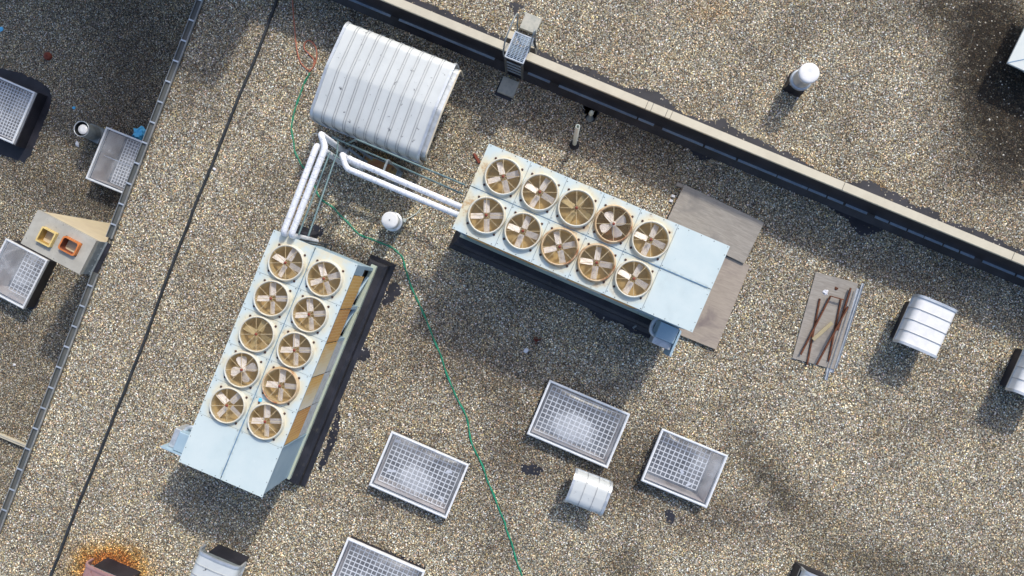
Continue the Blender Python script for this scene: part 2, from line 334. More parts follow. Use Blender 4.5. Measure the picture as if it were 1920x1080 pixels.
def rect(c, z, zb=0.0):          # c: TL, TR, BR, BL pixels of a rectangle whose top lies at height z
    p = [G(*q, z) for q in c]; cen = sum(p, Vector())/4
    ax = (p[1]-p[0])+(p[2]-p[3]); ay = (p[0]-p[3])+(p[1]-p[2])
    w = ax.length/2; h = ay.length/2
    # orthogonalise
    a1 = math.atan2(ax.y, ax.x); a2 = math.atan2(ay.y, ay.x)-PI/2
    dd = (a2-a1+PI) % (2*PI)-PI; a = a1+dd/2
    return frame2(cen, Vector((math.cos(a), math.sin(a), 0)), zb), w, h
def structure(o): return tag(o, kind='structure')

# ------------------------------------------------------------------ roofs
uD = Vector((0.925, 0.380, 0)).normalized()     # placeholder, replaced just below
E0 = G(374, 0, 0.1); E1 = G(4, 968, 0.1); eD = (E1-E0).normalized(); eN = Vector((-eD.y, eD.x, 0))
if eN.x < 0: eN = -eN                            # points onto the main roof
LOW = -3.0
stains_shade = [ (1870, 60, 60, 70, 0, 0, .66), (1880, 120, 70, 60, 0, 0, .5), (1875, 210, 60, 60, 0, 0, .66), (1830, 110, 36, 40, 0, 0, .4), (1905, 290, 40, 50, 0, 0, .5), (1640, 40, 30, 14, 10, 0, .2), # px, py, rx, ry, angle(deg, image), channel, amount; the dark ones include painted-in shade
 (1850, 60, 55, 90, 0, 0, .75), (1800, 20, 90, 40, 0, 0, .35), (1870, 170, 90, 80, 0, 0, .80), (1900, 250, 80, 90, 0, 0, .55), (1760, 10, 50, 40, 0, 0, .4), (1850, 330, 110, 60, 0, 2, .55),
 (1430, 870, 110, 30, 55, 0, .30), (1480, 930, 110, 34, 35, 0, .34), (1650, 1060, 150, 35, 8, 0, .42), (1170, 1060, 45, 40, 0, 0, .40), (1300, 990, 60, 30, 20, 2, .5), (1380, 960, 60, 30, 20, 2, .5),
 (1100, 900, 240, 40, 15, 2, .35), (930, 700, 160, 60, 20, 2, .40), (860, 690, 100, 40, 25, 2, .30), (1150, 860, 60, 60, 0, 2, .5), (1200, 880, 30, 60, 20, 0, .3),
 (1560, 460, 180, 25, 22, 2, .15), (1700, 520, 120, 40, 20, 2, .2), (960, 830, 60, 90, 0, 2, .35), (770, 960, 100, 30, 22, 2, .35), (940, 1040, 50, 40, 0, 2, .2),
 (1005, 638, 7, 6, 0, 0, .5), (60, 30, 160, 60, 0, 2, .15), (660, 40, 90, 40, 20, 2, .35), (860, 110, 90, 26, 22, 2, .35), (700, 270, 90, 26, 22, 0, .25), (1870, 480, 70, 40, 0, 2, .25),
 (430, 90, 60, 100, 20, 2, .30), (350, 180, 50, 60, 20, 2, .25), (1180, 250, 120, 40, 20, 2, .25), (1000, 220, 60, 30, 20, 2, .2), (1550, 30, 90, 30, 0, 0, .12), (1620, 60, 90, 60, 0, 0, .1),
 (205, 1072, 54, 40, 0, 1, .97), (212, 1048, 40, 16, 0, 1, .45), (236, 1078, 36, 36, 0, 1, .3), (160, 1055, 22, 30, 0, 1, .25),
 (710, 300, 45, 20, 22, 1, .35), (1640, 350, 20, 8, 0, 1, .3), (1330, 22, 40, 20, 0, 1, .15), (1500, 310, 40, 12, 22, 1, .25), (740, 860, 30, 20, 0, 2, .1),
 (1640, 700, 40, 40, 0, 2, .15), (1420, 720, 80, 40, 0, 2, .12), (1840, 800, 60, 50, 0, 2, .15),
 (420, 960, 90, 60, 20, 2, .15), (1250, 800, 40, 60, 0, 2, .3), (1320, 200, 60, 30, 0, 2, .1)]
low_stains_shade = [(230, 300, 90, 140, 10, 2, .5), (100, 350, 120, 50, 20, 2, .4), (200, 380, 40, 30, 0, 0, .4), (250, 120, 90, 140, 0, 2, .45), (40, 760, 160, 180, 0, 2, .10), (100, 800, 30, 60, 20, 0, .2), (20, 640, 40, 30, 0, 2, .3)]  # lower roof tone, with shade painted in where the penthouse shadow falls
def paint(me, z, lst):
    n_ = len(me.vertices); co = np.empty(n_*3, dtype=np.float32); me.vertices.foreach_get('co', co); co = co.reshape(-1, 3)
    out = np.zeros((n_, 4), dtype=np.float32); out[:, 3] = 1
    for px, py, rx, ry, an, ch, am in lst:
        c = G(px, py, z); s = 68.0*H/(H-z); a = R(-an)
        dx = co[:, 0]-c.x; dy = co[:, 1]-c.y
        u = (dx*math.cos(a)+dy*math.sin(a))*s/rx; v_ = (-dx*math.sin(a)+dy*math.cos(a))*s/ry
        am_ = min(0.97, am*(1.45 if ch != 1 else 1.0)); out[:, ch] = 1-(1-out[:, ch])*(1-am_*np.exp(-(u*u+v_*v_)*0.9))
    at_ = me.color_attributes.new('stain', 'FLOAT_COLOR', 'POINT'); at_.data.foreach_set('color', out.ravel())
def sheet(name, z, us, vs, mt, lst):
    me = bpy.data.meshes.new(name); A = []
    for u in us:
        for v_ in vs: p = E0+eN*u+eD*v_; A.append((p.x, p.y, z))
    c = len(vs); fs = [(i*c+j, i*c+j+1, (i+1)*c+j+1, (i+1)*c+j) for i in range(len(us)-1) for j in range(c-1)]
    me.from_pydata(A, [], fs); me.materials.append(mt); fixn(me)
    if me.polygons[0].normal.z < 0: me.flip_normals()
    dig(me, z); paint(me, z, lst); o = bpy.data.objects.new(name, me); COL.objects.link(o); return structure(o)
SKY = {'a': ([(735, 810), (880, 871), (837, 971), (689, 911)], 0.30, 0), 'b': ([(1030, 713), (1183, 776), (1138, 878), (988, 814)], 0.30, 0),
       'c': ([(1242, 804), (1366, 854), (1325, 952), (1201, 902)], 0.32, 0), 'd': ([(652, 1010), (798, 1071), (755, 1171), (608, 1110)], 0.32, 0),
       'e': ([(-44, 120), (60, 176), (26, 276), (-78, 220)], LOW+0.55, LOW), 'f': ([(199, 236), (322, 288), (284, 386), (161, 334)], LOW+0.55, LOW), 'g': ([(20, 454), (86, 484), (49, 578), (-47, 536)], LOW+0.55, LOW)}
def dig(me, z):                      # open the roof sheet under every skylight shaft
    import bmesh
    bm = bmesh.new(); bm.from_mesh(me); kill = []
    for c, zz, zb in SKY.values():
        if zb != z: continue
        Mx, w, h = rect(c, zz, zb); inv = Mx.inverted()
        for f in bm.faces:
            for v_ in f.verts:
                q_ = inv @ v_.co
                if abs(q_.x) < w/2-0.06 and abs(q_.y) < h/2-0.06: kill.append(f); break
    bmesh.ops.delete(bm, geom=list(set(kill)), context='FACES'); bm.to_mesh(me); bm.free()
fine = list(np.arange(0.0, 28.01, 0.14)); fv = list(np.arange(-11, 21.01, 0.14))
sheet('gravel_roof', 0.0, [-0.06]+fine[1:]+[32, 40, 60], [-60, -35, -18]+fv+[30, 45, 60], M['gravel'], stains_shade)
lo = list(np.arange(-14, 0.01, 0.2))
sheet('lower_gravel_roof', LOW, [-80, -40, -20]+lo[:-1]+[0.05], [-60, -35, -18]+fv[::2]+[30, 45, 60], M['gravel_low'], low_stains_shade)
mb = MB(); S = 400; mb.add([(-S, -S, -14), (S, -S, -14), (S, S, -14), (-S, S, -14)], [(0, 1, 2, 3)])
structure(obj('ground', mb, M['asphalt'], fix=False))
# building body below the two roofs
mb = MB()
def wall_(a0, a1, b0, b1, z1):
    q = [E0+eN*a+eD*b_ for a, b_ in ((a0, b0), (a1, b0), (a1, b1), (a0, b1))]; mb.prism([(p.x, p.y) for p in q], -13.99, z1)
wall_(-0.04, 0.2, -59, 59, -0.02); wall_(59.2, 59.5, -59, 59, -0.02); wall_(0.201, 59.199, -59, -58.7, -0.02); wall_(0.201, 59.199, 58.7, 59, -0.02)
wall_(-79.5, -79.2, -59, 59, LOW-0.02); wall_(-79.199, -0.05, -59, -58.7, LOW-0.02); wall_(-79.199, -0.05, 58.7, 59, LOW-0.02)
structure(obj('building_body', mb, M['facade']))

# bare membrane with ragged gravel edge
PEB = []            # scattered stones (x, y, z)
def ragged(pts, z=0.004, step=0.05, amp=0.035, keep=()):
    P_ = [G(x, y, 0) for x, y in pts]; out = []
    n_ = len(P_)
    for i in range(n_):
        a = P_[i]; b_ = P_[(i+1) % n_]; L = (b_-a).length
        if i in keep: out.append((a.x, a.y)); continue
        k = max(1, int(L/step)); nn = Vector((-(b_-a).y, (b_-a).x, 0)).normalized()
        for j in range(k):
            t = j/k; p = a.lerp(b_, t)+nn*random.uniform(-amp, amp)
            out.append((p.x, p.y))
            if random.random() < 0.55:
                e = p+nn*random.gauss(0, amp*2.0); PEB.append((e.x, e.y, 0.008))
    return out
mem = MB(); PATCHES = []; LOWP = []
def patch(pts, keep=(), z=0.004):
    q = ragged(pts, z, keep=keep); PATCHES.append(q)
    mem.add([(x, y, z) for x, y in q], [tuple(range(len(q)))])
wallpx = lambda x, off=0: (x, 0.4125*(x-757)*0.935+33+off)   # foot of the wall in the picture (approx.)
upper = [(760, -10), (800, 5), (850, 26), (900, 50), (945, 70), (970, 85), (1010, 95), (1027, 101), (1055, 115), (1085, 122), (1115, 132), (1140, 147), (1160, 160), (1180, 166), (1210, 165), (1235, 172), (1255, 190), (1272, 207), (1320, 227), (1335, 227), (1360, 222), (1370, 237), (1395, 252), (1425, 262), (1462, 283), (1480, 287), (1502, 300), (1527, 315), (1547, 327), (1582, 340), (1615, 341), (1632, 337), (1645, 347), (1665, 355), (1690, 367), (1715, 387), (1740, 390), (1760, 400), (1765, 412), (1802, 422), (1832, 432), (1877, 450), (1890, 460), (1915, 467), (1960, 490), (2000, 505)]
lower = [(560, -40), (620, -12), (655, 2), (687, 17), (730, 35), (780, 57), (830, 80), (855, 92), (930, 118), (947, 127), (985, 145), (1022, 155), (1055, 170), (1080, 180), (1096, 197), (1095, 212), (1100, 226), (1110, 230), (1120, 212), (1135, 205), (1172, 219), (1210, 236), (1247, 253), (1285, 269), (1300, 290), (1315, 302), (1340, 296), (1390, 316), (1440, 334), (1465, 345), (1497, 357), (1525, 367), (1552, 380), (1560, 395), (1590, 412), (1600, 430), (1610, 440), (1640, 440), (1657, 430), (1690, 445), (1727, 452), (1765, 465), (1802, 480), (1840, 495), (1865, 510), (1902, 527), (1960, 552), (2000, 568)]
full = upper+lower[::-1]
patch(full, keep=(len(upper)-1, len(full)-1))
patch([(975, 872), (1005, 872), (1018, 880), (1012, 892), (990, 890), (978, 884)])
patch([(1245, 958), (1258, 955), (1266, 966), (1262, 982), (1250, 980)])
patch([(1098, 562), (1130, 572), (1150, 580), (1190, 592), (1215, 603), (1240, 615), (1245, 632), (1228, 640), (1205, 630), (1180, 622), (1165, 608), (1130, 600), (1110, 590)])
patch([(735, 528), (748, 535), (752, 548), (742, 560), (728, 572), (716, 568), (722, 550)])
patch([(680, 650), (692, 652), (694, 668), (684, 678), (668, 676), (672, 660)])
patch([(632, 768), (640, 780), (636, 800), (628, 835), (610, 870), (600, 882), (596, 872), (610, 840), (622, 800)])
patch([(578, 423), (590, 420), (606, 428), (607, 440), (590, 446), (575, 440)])
patch([(1093, 196), (1120, 200), (1123, 214), (1112, 230), (1098, 226)])
patch([(955, 5), (965, 2), (983, 12), (972, 20), (966, 30)])
mem_o = structure(obj('roof_membrane', mem, M['membrane'], fix=False))
# membrane skirts on the lower roof
def lowpatch(pts):
    P_ = [G(x, y, LOW) for x, y in pts]; out = []
    for i in range(len(P_)):
        a = P_[i]; b_ = P_[(i+1) % len(P_)]; k = max(1, int((b_-a).length/0.08))
        for j in range(k):
            p = a.lerp(b_, j/k); out.append((p.x+random.uniform(-.03, .03), p.y+random.uniform(-.03, .03), LOW+0.004))
    m2.add(out, [tuple(range(len(out)))]); LOWP.append([(x, y) for x, y, _ in out])
m2 = MB()
lowpatch([(-40, 118), (0, 128), (40, 137), (70, 150), (95, 168), (97, 190), (85, 225), (70, 260), (58, 290), (45, 305), (0, 290), (-40, 280)])
lowpatch([(85, 490), (98, 488), (92, 520), (75, 560), (66, 580), (50, 580), (70, 530)])
structure(obj('lower_roof_membrane', m2, M['membrane'], fix=False))

# ------------------------------------------------------------------ dividing wall with cream coping
WZ = 1.4
w0 = G(757, 0, WZ); w1 = G(1920, 480, WZ); v0 = G(757, 16.5, WZ); v1 = G(1920, 496.5, WZ)
wd = (w1-w0).normalized(); MW = frame2((w0+v0)/2, wd); wn = Vector((-wd.y, wd.x, 0)); cw = abs((w0-v0).dot(wn))
wl = thing('parapet_wall', MW, 'long black dividing wall with cream coping crossing the upper right of the roof', 'parapet wall')
X0, X1 = -9.0, 27.0; hw = cw/2
mb = MB(); mb.box(X0, X1, -hw+0.035, hw-0.035, 0, WZ-0.06); obj('wall', mb, M['membrane'], wl)
segs = [X0, -5.5, -2.2]
for px in (1213, 1223, 1250, 1259, 1440+142, 1900):
    segs.append((MW.inverted() @ G(px, 0.4125*(px-757)+8, WZ)).x)
segs = sorted(set([round(s_, 3) for s_ in segs if X0 <= s_ < X1]))+[X1]
for a, b_ in zip(segs[:-1], segs[1:]):
    mb = MB(); g = 0.006
    mb.box(a+g, b_-g, -hw, hw, WZ-0.012, WZ); mb.box(a+g, b_-g, -hw, -hw+0.012, WZ-0.10, WZ-0.014); mb.box(a+g, b_-g, hw-0.012, hw, WZ-0.10, WZ-0.014)
    obj('coping', mb, M['coping'], wl)
# cant strip / base flashing both sides
for sgn in (-1, 1):
    mb = MB(); y0 = sgn*(hw-0.034); y1 = sgn*(hw+0.16)
    mb.add([(X0, y0, 0.24), (X1, y0, 0.24), (X1, y1, 0.006), (X0, y1, 0.006)], [(0, 1, 2, 3)])
    mb.add([(X0, y0, 0.01), (X0, y1, 0.006), (X0, y0, 0.24)], [(0, 1, 2)])
    obj('cant_strip', mb, M['membrane'], wl)
gaps = [(732, 748), (927, 990), (1031, 1048), (1194, 1197), (1226, 1242), (1318, 1322), (1380, 1384), (1456, 1458), (1514, 1516), (1549, 1552), (1581, 1586), (1626, 1641), (1666, 1669), (1700, 1703), (1732, 1734), (1767, 1770), (1798, 1801), (1827, 1843), (1903, 1907)]
ed = [X0]
for g0, g1 in gaps:
    for px in (g0, g1): ed.append((MW.inverted() @ G(px, 0.4125*(px-757)+41, 0.26)).x)
ed.append(X1)
for i in range(0, len(ed)-1, 2):
    a, b_ = ed[i], ed[i+1]
    mb = MB(); mb.box(a, b_, -hw-0.026, -hw+0.034, 0.248, 0.268); obj('flashing_bar', mb, M['strip'], wl)

# ------------------------------------------------------------------ roof edge copings on the left
ME = frame2(E0, eD)       # x along the edge
def edgewall(x0, x1, label):
    t = thing('roof_edge', ME @ Matrix.Translation((0, 0, 0)), label, 'roof edge', 'metal roof edges along the drop')
    s = 1 if (ME.inverted() @ (E0+eN)).y > 0 else -1
    mb = MB(); mb.box(x0, x1, -0.055, 0.055, -0.3, 0.06); obj('curb', mb, M['edge_dark'], t)
    mb = MB(); mb.box(x0, x1, -0.078, -0.056, -0.12, 0.115); mb.box(x0, x1, 0.056, 0.078, -0.02, 0.115)
    mb.box(x0, x1, -0.0555, 0.0555, 0.061, 0.075); obj('coping', mb, [M['edge_dark']], t)
    k = math.ceil(x0/0.612)
    while k*0.612 < x1-0.05:
        xx = k*0.612
        mb = MB(); mb.box(xx-0.022, xx+0.022, -0.082, 0.082, 0.116, 0.124); obj('joint_strap', mb, M['alu'], t); k += 1
    mb = MB(); mb.box(x0, x1, -0.084, -0.0785, 0.07, 0.122); mb.box(x0, x1, 0.0785, 0.084, 0.05, 0.122); obj('edge_lip', mb, M['alu'], t)
xa = (ME.inverted() @ G(207, 447, 0.1)).x; xb = (ME.inverted() @ G(181, 513, 0.1)).x; xc = (ME.inverted() @ G(-60, 1140, 0.1)).x
edgewall(-6.0, xa, 'metal roof edge running from the picture top down to the chimney')
edgewall(xb, xc, 'metal roof edge running from below the chimney to the lower left')

# ------------------------------------------------------------------ chimney
cz = 0.48
MC, cw_, ch_ = rect([(70, 400), (185, 447), (147, 507), (47, 452)], cz, LOW)
MC, cw_, ch_ = rect([(71, 400), (186, 447), (148, 508), (34, 459)], cz, LOW)
t = thing('chimney', MC, 'concrete capped chimney with a yellow and an orange flue at the roof edge', 'chimney')
zt = cz-LOW
mb = MB(); mb.box(-cw_/2+0.02, cw_/2-0.02, -ch_/2+0.02, ch_/2-0.02, 0, zt-0.14); obj('stack', mb, M['cream'], t)
# cap with two openings built as strips
fl = [(MC.inverted() @ G(86, 444, cz+0.1), 0.228, 0.225, 'yellow'), (MC.inverted() @ G(129, 461, cz+0.1), 0.262, 0.205, 'orange')]
mb = MB(); xs = [-cw_/2, fl[0][0].x-fl[0][1], fl[0][0].x+fl[0][1], fl[1][0].x-fl[1][1], fl[1][0].x+fl[1][1], cw_/2]
for i in range(5):
    if i in (1, 3):
        f_ = fl[i//2]; mb.box(xs[i], xs[i+1], -ch_/2, f_[0].y-f_[2], zt-0.139, zt); mb.box(xs[i], xs[i+1], f_[0].y+f_[2], ch_/2, zt-0.139, zt)
    else: mb.box(xs[i], xs[i+1], -ch_/2, ch_/2, zt-0.139, zt)
obj('cap', mb, M['concrete'], t)
def rrect(w, h, r, seg=5):
    out = []
    for cx, cy, a0 in ((w-r, h-r, 0), (-w+r, h-r, 90), (-w+r, -h+r, 180), (w-r, -h+r, 270)):
        for k in range(seg+1): a = R(a0+90*k/seg); out.append((cx+r*math.cos(a), cy+r*math.sin(a)))
    return out
for f_, rr, nm in zip(fl, (0.03, 0.07), ('yellow square clay flue', 'orange rounded clay flue')):
    c, w_, h_, mt = f_; o_ = rrect(w_-0.003, h_-0.003, rr); i_ = rrect(w_-0.045, h_-0.045, rr*0.8); n_ = len(o_)
    mb = MB(); zz = [(o_, zt-0.02), (o_, zt+0.11), (i_, zt+0.11), (i_, zt-3.1)]
    rows = [[(c.x+x, c.y+y, z) for x, y in pl] for pl, z in zz]
    vs = sum(rows, []); fs = [(a*n_+k, a*n_+(k+1) % n_, (a+1)*n_+(k+1) % n_, (a+1)*n_+k) for a in range(3) for k in range(n_)]
    mb.add(vs, fs[:2*n_]); mb.cur = 1; mb.add(vs, fs[2*n_:]); mb.add(rows[3], [tuple(range(n_))])
    p = obj('flue', mb, [M[mt], M[mt+'_in']], t); p['label'] = nm
mb = MB(); mb.box(cw_/2-0.018, cw_/2+0.012, -ch_/2+0.02, ch_/2-0.02, zt-cz+0.02, zt-0.15)
mb.box(cw_/2+0.013, cw_/2+0.06, -ch_/2, ch_/2, zt-cz+0.005, zt-cz+0.05)
obj('flashing', mb, M['galv_dull'], t)
mb = MB()
for k in range(5):
    mb = MB(); mb.box(cw_/2+0.0125, cw_/2+0.028, -ch_/2+0.1+k*0.18, -ch_/2+0.125+k*0.18, zt-cz+0.12, zt-cz+0.145); obj('rivet', mb, M['alu'], t)
mb = MB(); mb.prism([(cw_/2+0.061, -ch_/2-0.15), (cw_/2+0.2, -ch_/2-0.15), (cw_/2+0.17, ch_/2), (cw_/2+0.061, ch_/2)], zt-cz, zt-cz+0.03)
obj('membrane_skirt', mb, M['membrane'], t)

# ------------------------------------------------------------------ skylights
def dome(w, h, rise, n1=18, n2=14):
    P_ = []
    for i in range(n1+1):
        row = []
        for j in range(n2+1):
            u = i/n1*2-1; v_ = j/n2*2-1
            z = rise*(1-abs(u)**3.2)**0.6*(1-abs(v_)**3.2)**0.6
            row.append((u*w/2, v_*h/2, z))
        P_.append(row)
    return P_
SKM = {}
def skylight(c, z, zb, label, grid=(0.132, 0.132, (0.03, 0.97, 0.04, 0.96)), mist=(0.11, 0.16), patch_=(0, 0, .4, .3, 0.0), dim=False, curb_out=-0.03, rise=0.15, bar=False, seed=0, scraps=()):
    MW_, w, h = rect(c, z, zb); zt = z-zb
    t = thing('skylight', MW_, label, 'skylight', 'dome skylights on the roofs')
    mb = MB(); o = curb_out; ins = 0.09
    for (x0, x1, y0, y1) in ((-w/2-o, w/2+o, h/2-ins, h/2+o), (-w/2-o, w/2+o, -h/2-o, -h/2+ins), (-w/2-o, -w/2+ins, -h/2+ins, h/2-ins), (w/2-ins, w/2+o, -h/2+ins, h/2-ins)):
        mb.box(x0, x1, y0, y1, 0, zt-0.10)
    obj('curb', mb, M['membrane'], t)
    mb = MB(); e = 0.28
    for (x0, x1, y0, y1) in ((-w/2-e, w/2+e, h/2-ins, h/2+e), (-w/2-e, w/2+e, -h/2-e, -h/2+ins), (-w/2-e, -w/2+ins, -h/2+ins, h/2-ins), (w/2-ins, w/2+e, -h/2+ins, h/2-ins)): mb.box(x0, x1, y0, y1, -0.03, -0.002)
    obj('flange', mb, M['membrane'], t)
    fw = 0.055; mb = MB()
    for (x0, x1, y0, y1) in ((-w/2, w/2, h/2-fw, h/2), (-w/2, w/2, -h/2, -h/2+fw), (-w/2, -w/2+fw, -h/2+fw, h/2-fw), (w/2-fw, w/2, -h/2+fw, h/2-fw)):
        mb.box(x0, x1, y0, y1, zt-0.099, zt, 0.0)
    for (x0, x1, y0, y1) in ((-w/2+0.012, w/2-0.012, h/2-0.035, h/2-0.02), (-w/2+0.012, w/2-0.012, -h/2+0.02, -h/2+0.035), (-w/2+0.02, -w/2+0.035, -h/2+0.035, h/2-0.035), (w/2-0.035, w/2-0.02, -h/2+0.035, h/2-0.035)):
        mb.box(x0, x1, y0, y1, zt+0.0005, zt+0.014)
    obj('frame', mb, M['alu_light'], t)
    # shaft inside
    a, b_ = w/2-ins-0.001, h/2-ins-0.001; mb = MB(); zf = zt-1.0
    zl = zt-0.10
    for p0, p1 in (((-a, -b_), (a, -b_)), ((a, -b_), (a, b_)), ((a, b_), (-a, b_)), ((-a, b_), (-a, -b_))):
        mb.add([(*p0, zf), (*p1, zf), (*p1, zl), (*p0, zl)], [(0, 1, 2, 3)])
    obj('shaft', mb, M['wood_in'], t)
    mb = MB(); mb.add([(-a, -b_, zf+.004), (a, -b_, zf+.004), (a, b_, zf+.004), (-a, b_, zf+.004)], [(0, 1, 2, 3)]); obj('shaft_floor', mb, M['shaft'], t, fix=False)
    gx, gy, (f0, f1, f2, f3) = grid; zg = zt-0.30; mb = MB(); bw = 0.011
    gx0, gx1, gy0, gy1 = -a+2*a*f0, -a+2*a*f1, -b_+2*b_*f2, -b_+2*b_*f3
    nx = max(2, round((gx1-gx0)/gx)); ny = max(2, round((gy1-gy0)/gy))
    for i in range(nx+1): x = gx0+(gx1-gx0)*i/nx; mb.box(x-bw, x+bw, gy0, gy1, zg-0.012, zg)
    for i in range(ny+1): y = gy0+(gy1-gy0)*i/ny; mb.box(gx0, gx1, y-bw, y+bw, zg-0.026, zg-0.0125)
    obj('grille', mb, M['grille'], t)
    if bar:
        mb = MB(); mb.box(-a, a, -0.012, 0.012, zg+0.001, zg+0.02); obj('glazing_bar', mb, M['alu'], t)
    mb = MB(); mb.grid(dome(w-2*fw, h-2*fw, rise), True)
    d_ = obj('dome', mb, acrylic('acrylic_dome', mist, seed*3.1, patch_), t, Matrix.Translation((0, 0, zt-0.012)), fix=False)
    for k, (sx, sy, sw, sh, an) in enumerate(scraps):
        mb = MB(); mb.mat = Matrix.Translation((sx*w/2, sy*h/2, zg+0.004)) @ Matrix.Rotation(R(an), 4, 'Z')
        mb.add([(-sw, -sh, 0), (sw, -sh*.6, 0), (sw*.8, sh, 0), (-sw*.5, sh*.7, 0)], [(0, 1, 2, 3)])
        mb.add([(-sw, -sh, 0.004), (sw, -sh*.6, 0.004), (sw*.8, sh, 0.004), (-sw*.5, sh*.7, 0.004)], [(0, 1, 2, 3)])
        obj('paper_scrap', mb, M['paper'], t, fix=False)
    return t
skylight(*SKY['a'], 'wide gridded skylight between the blue condenser unit and the green hose, white scraps inside', patch_=(0.0, -0.12, 0.62, 0.42, 0.26), seed=1, scraps=((-.66, -.35, .15, .04, 15), (.72, -.55, .1, .035, -30), (.62, .42, .1, .05, 10), (-.8, .68, .1, .05, 10)))
skylight(*SKY['b'], 'largest gridded skylight with a frosted white cloud on its dome, nearest the two condenser units', patch_=(-0.10, -0.12, 0.70, 0.44, 0.32), seed=2)
skylight(*SKY['c'], 'squarish gridded skylight with two small triangular scraps inside', grid=(0.132, 0.132, (0, .84, 0.14, 1)), patch_=(0.5, 0.3, 0.5, 0.4, 0.12), seed=3, scraps=((.05, -.2, .07, .05, -50), (.35, -.55, .09, .035, 40)))
skylight(*SKY['d'], 'gridded skylight cut off by the bottom edge of the picture', patch_=(0.1, -0.1, 0.45, 0.3, 0.2), seed=4, scraps=((.45, .3, .1, .04, 0),))
skylight(*SKY['e'], 'dim skylight with dotted mesh on a wide black skirt at the left picture edge', grid=(0.10, 0.10, (0, 1, 0, 1)), mist=(0.14, 0.20), bar=True, curb_out=0.03, seed=5)
skylight(*SKY['f'], 'dim skylight partly hidden behind the metal roof edge, beside the blue plastic bag', grid=(0.10, 0.10, (0.25, 1, 0.05, 1)), mist=(0.14, 0.20), bar=True, seed=6)
skylight(*SKY['g'], 'skylight on the lower roof tucked under the chimney corner', grid=(0.13, 0.13, (0.4, 1, 0.1, 1)), mist=(0.16, 0.22), seed=7)

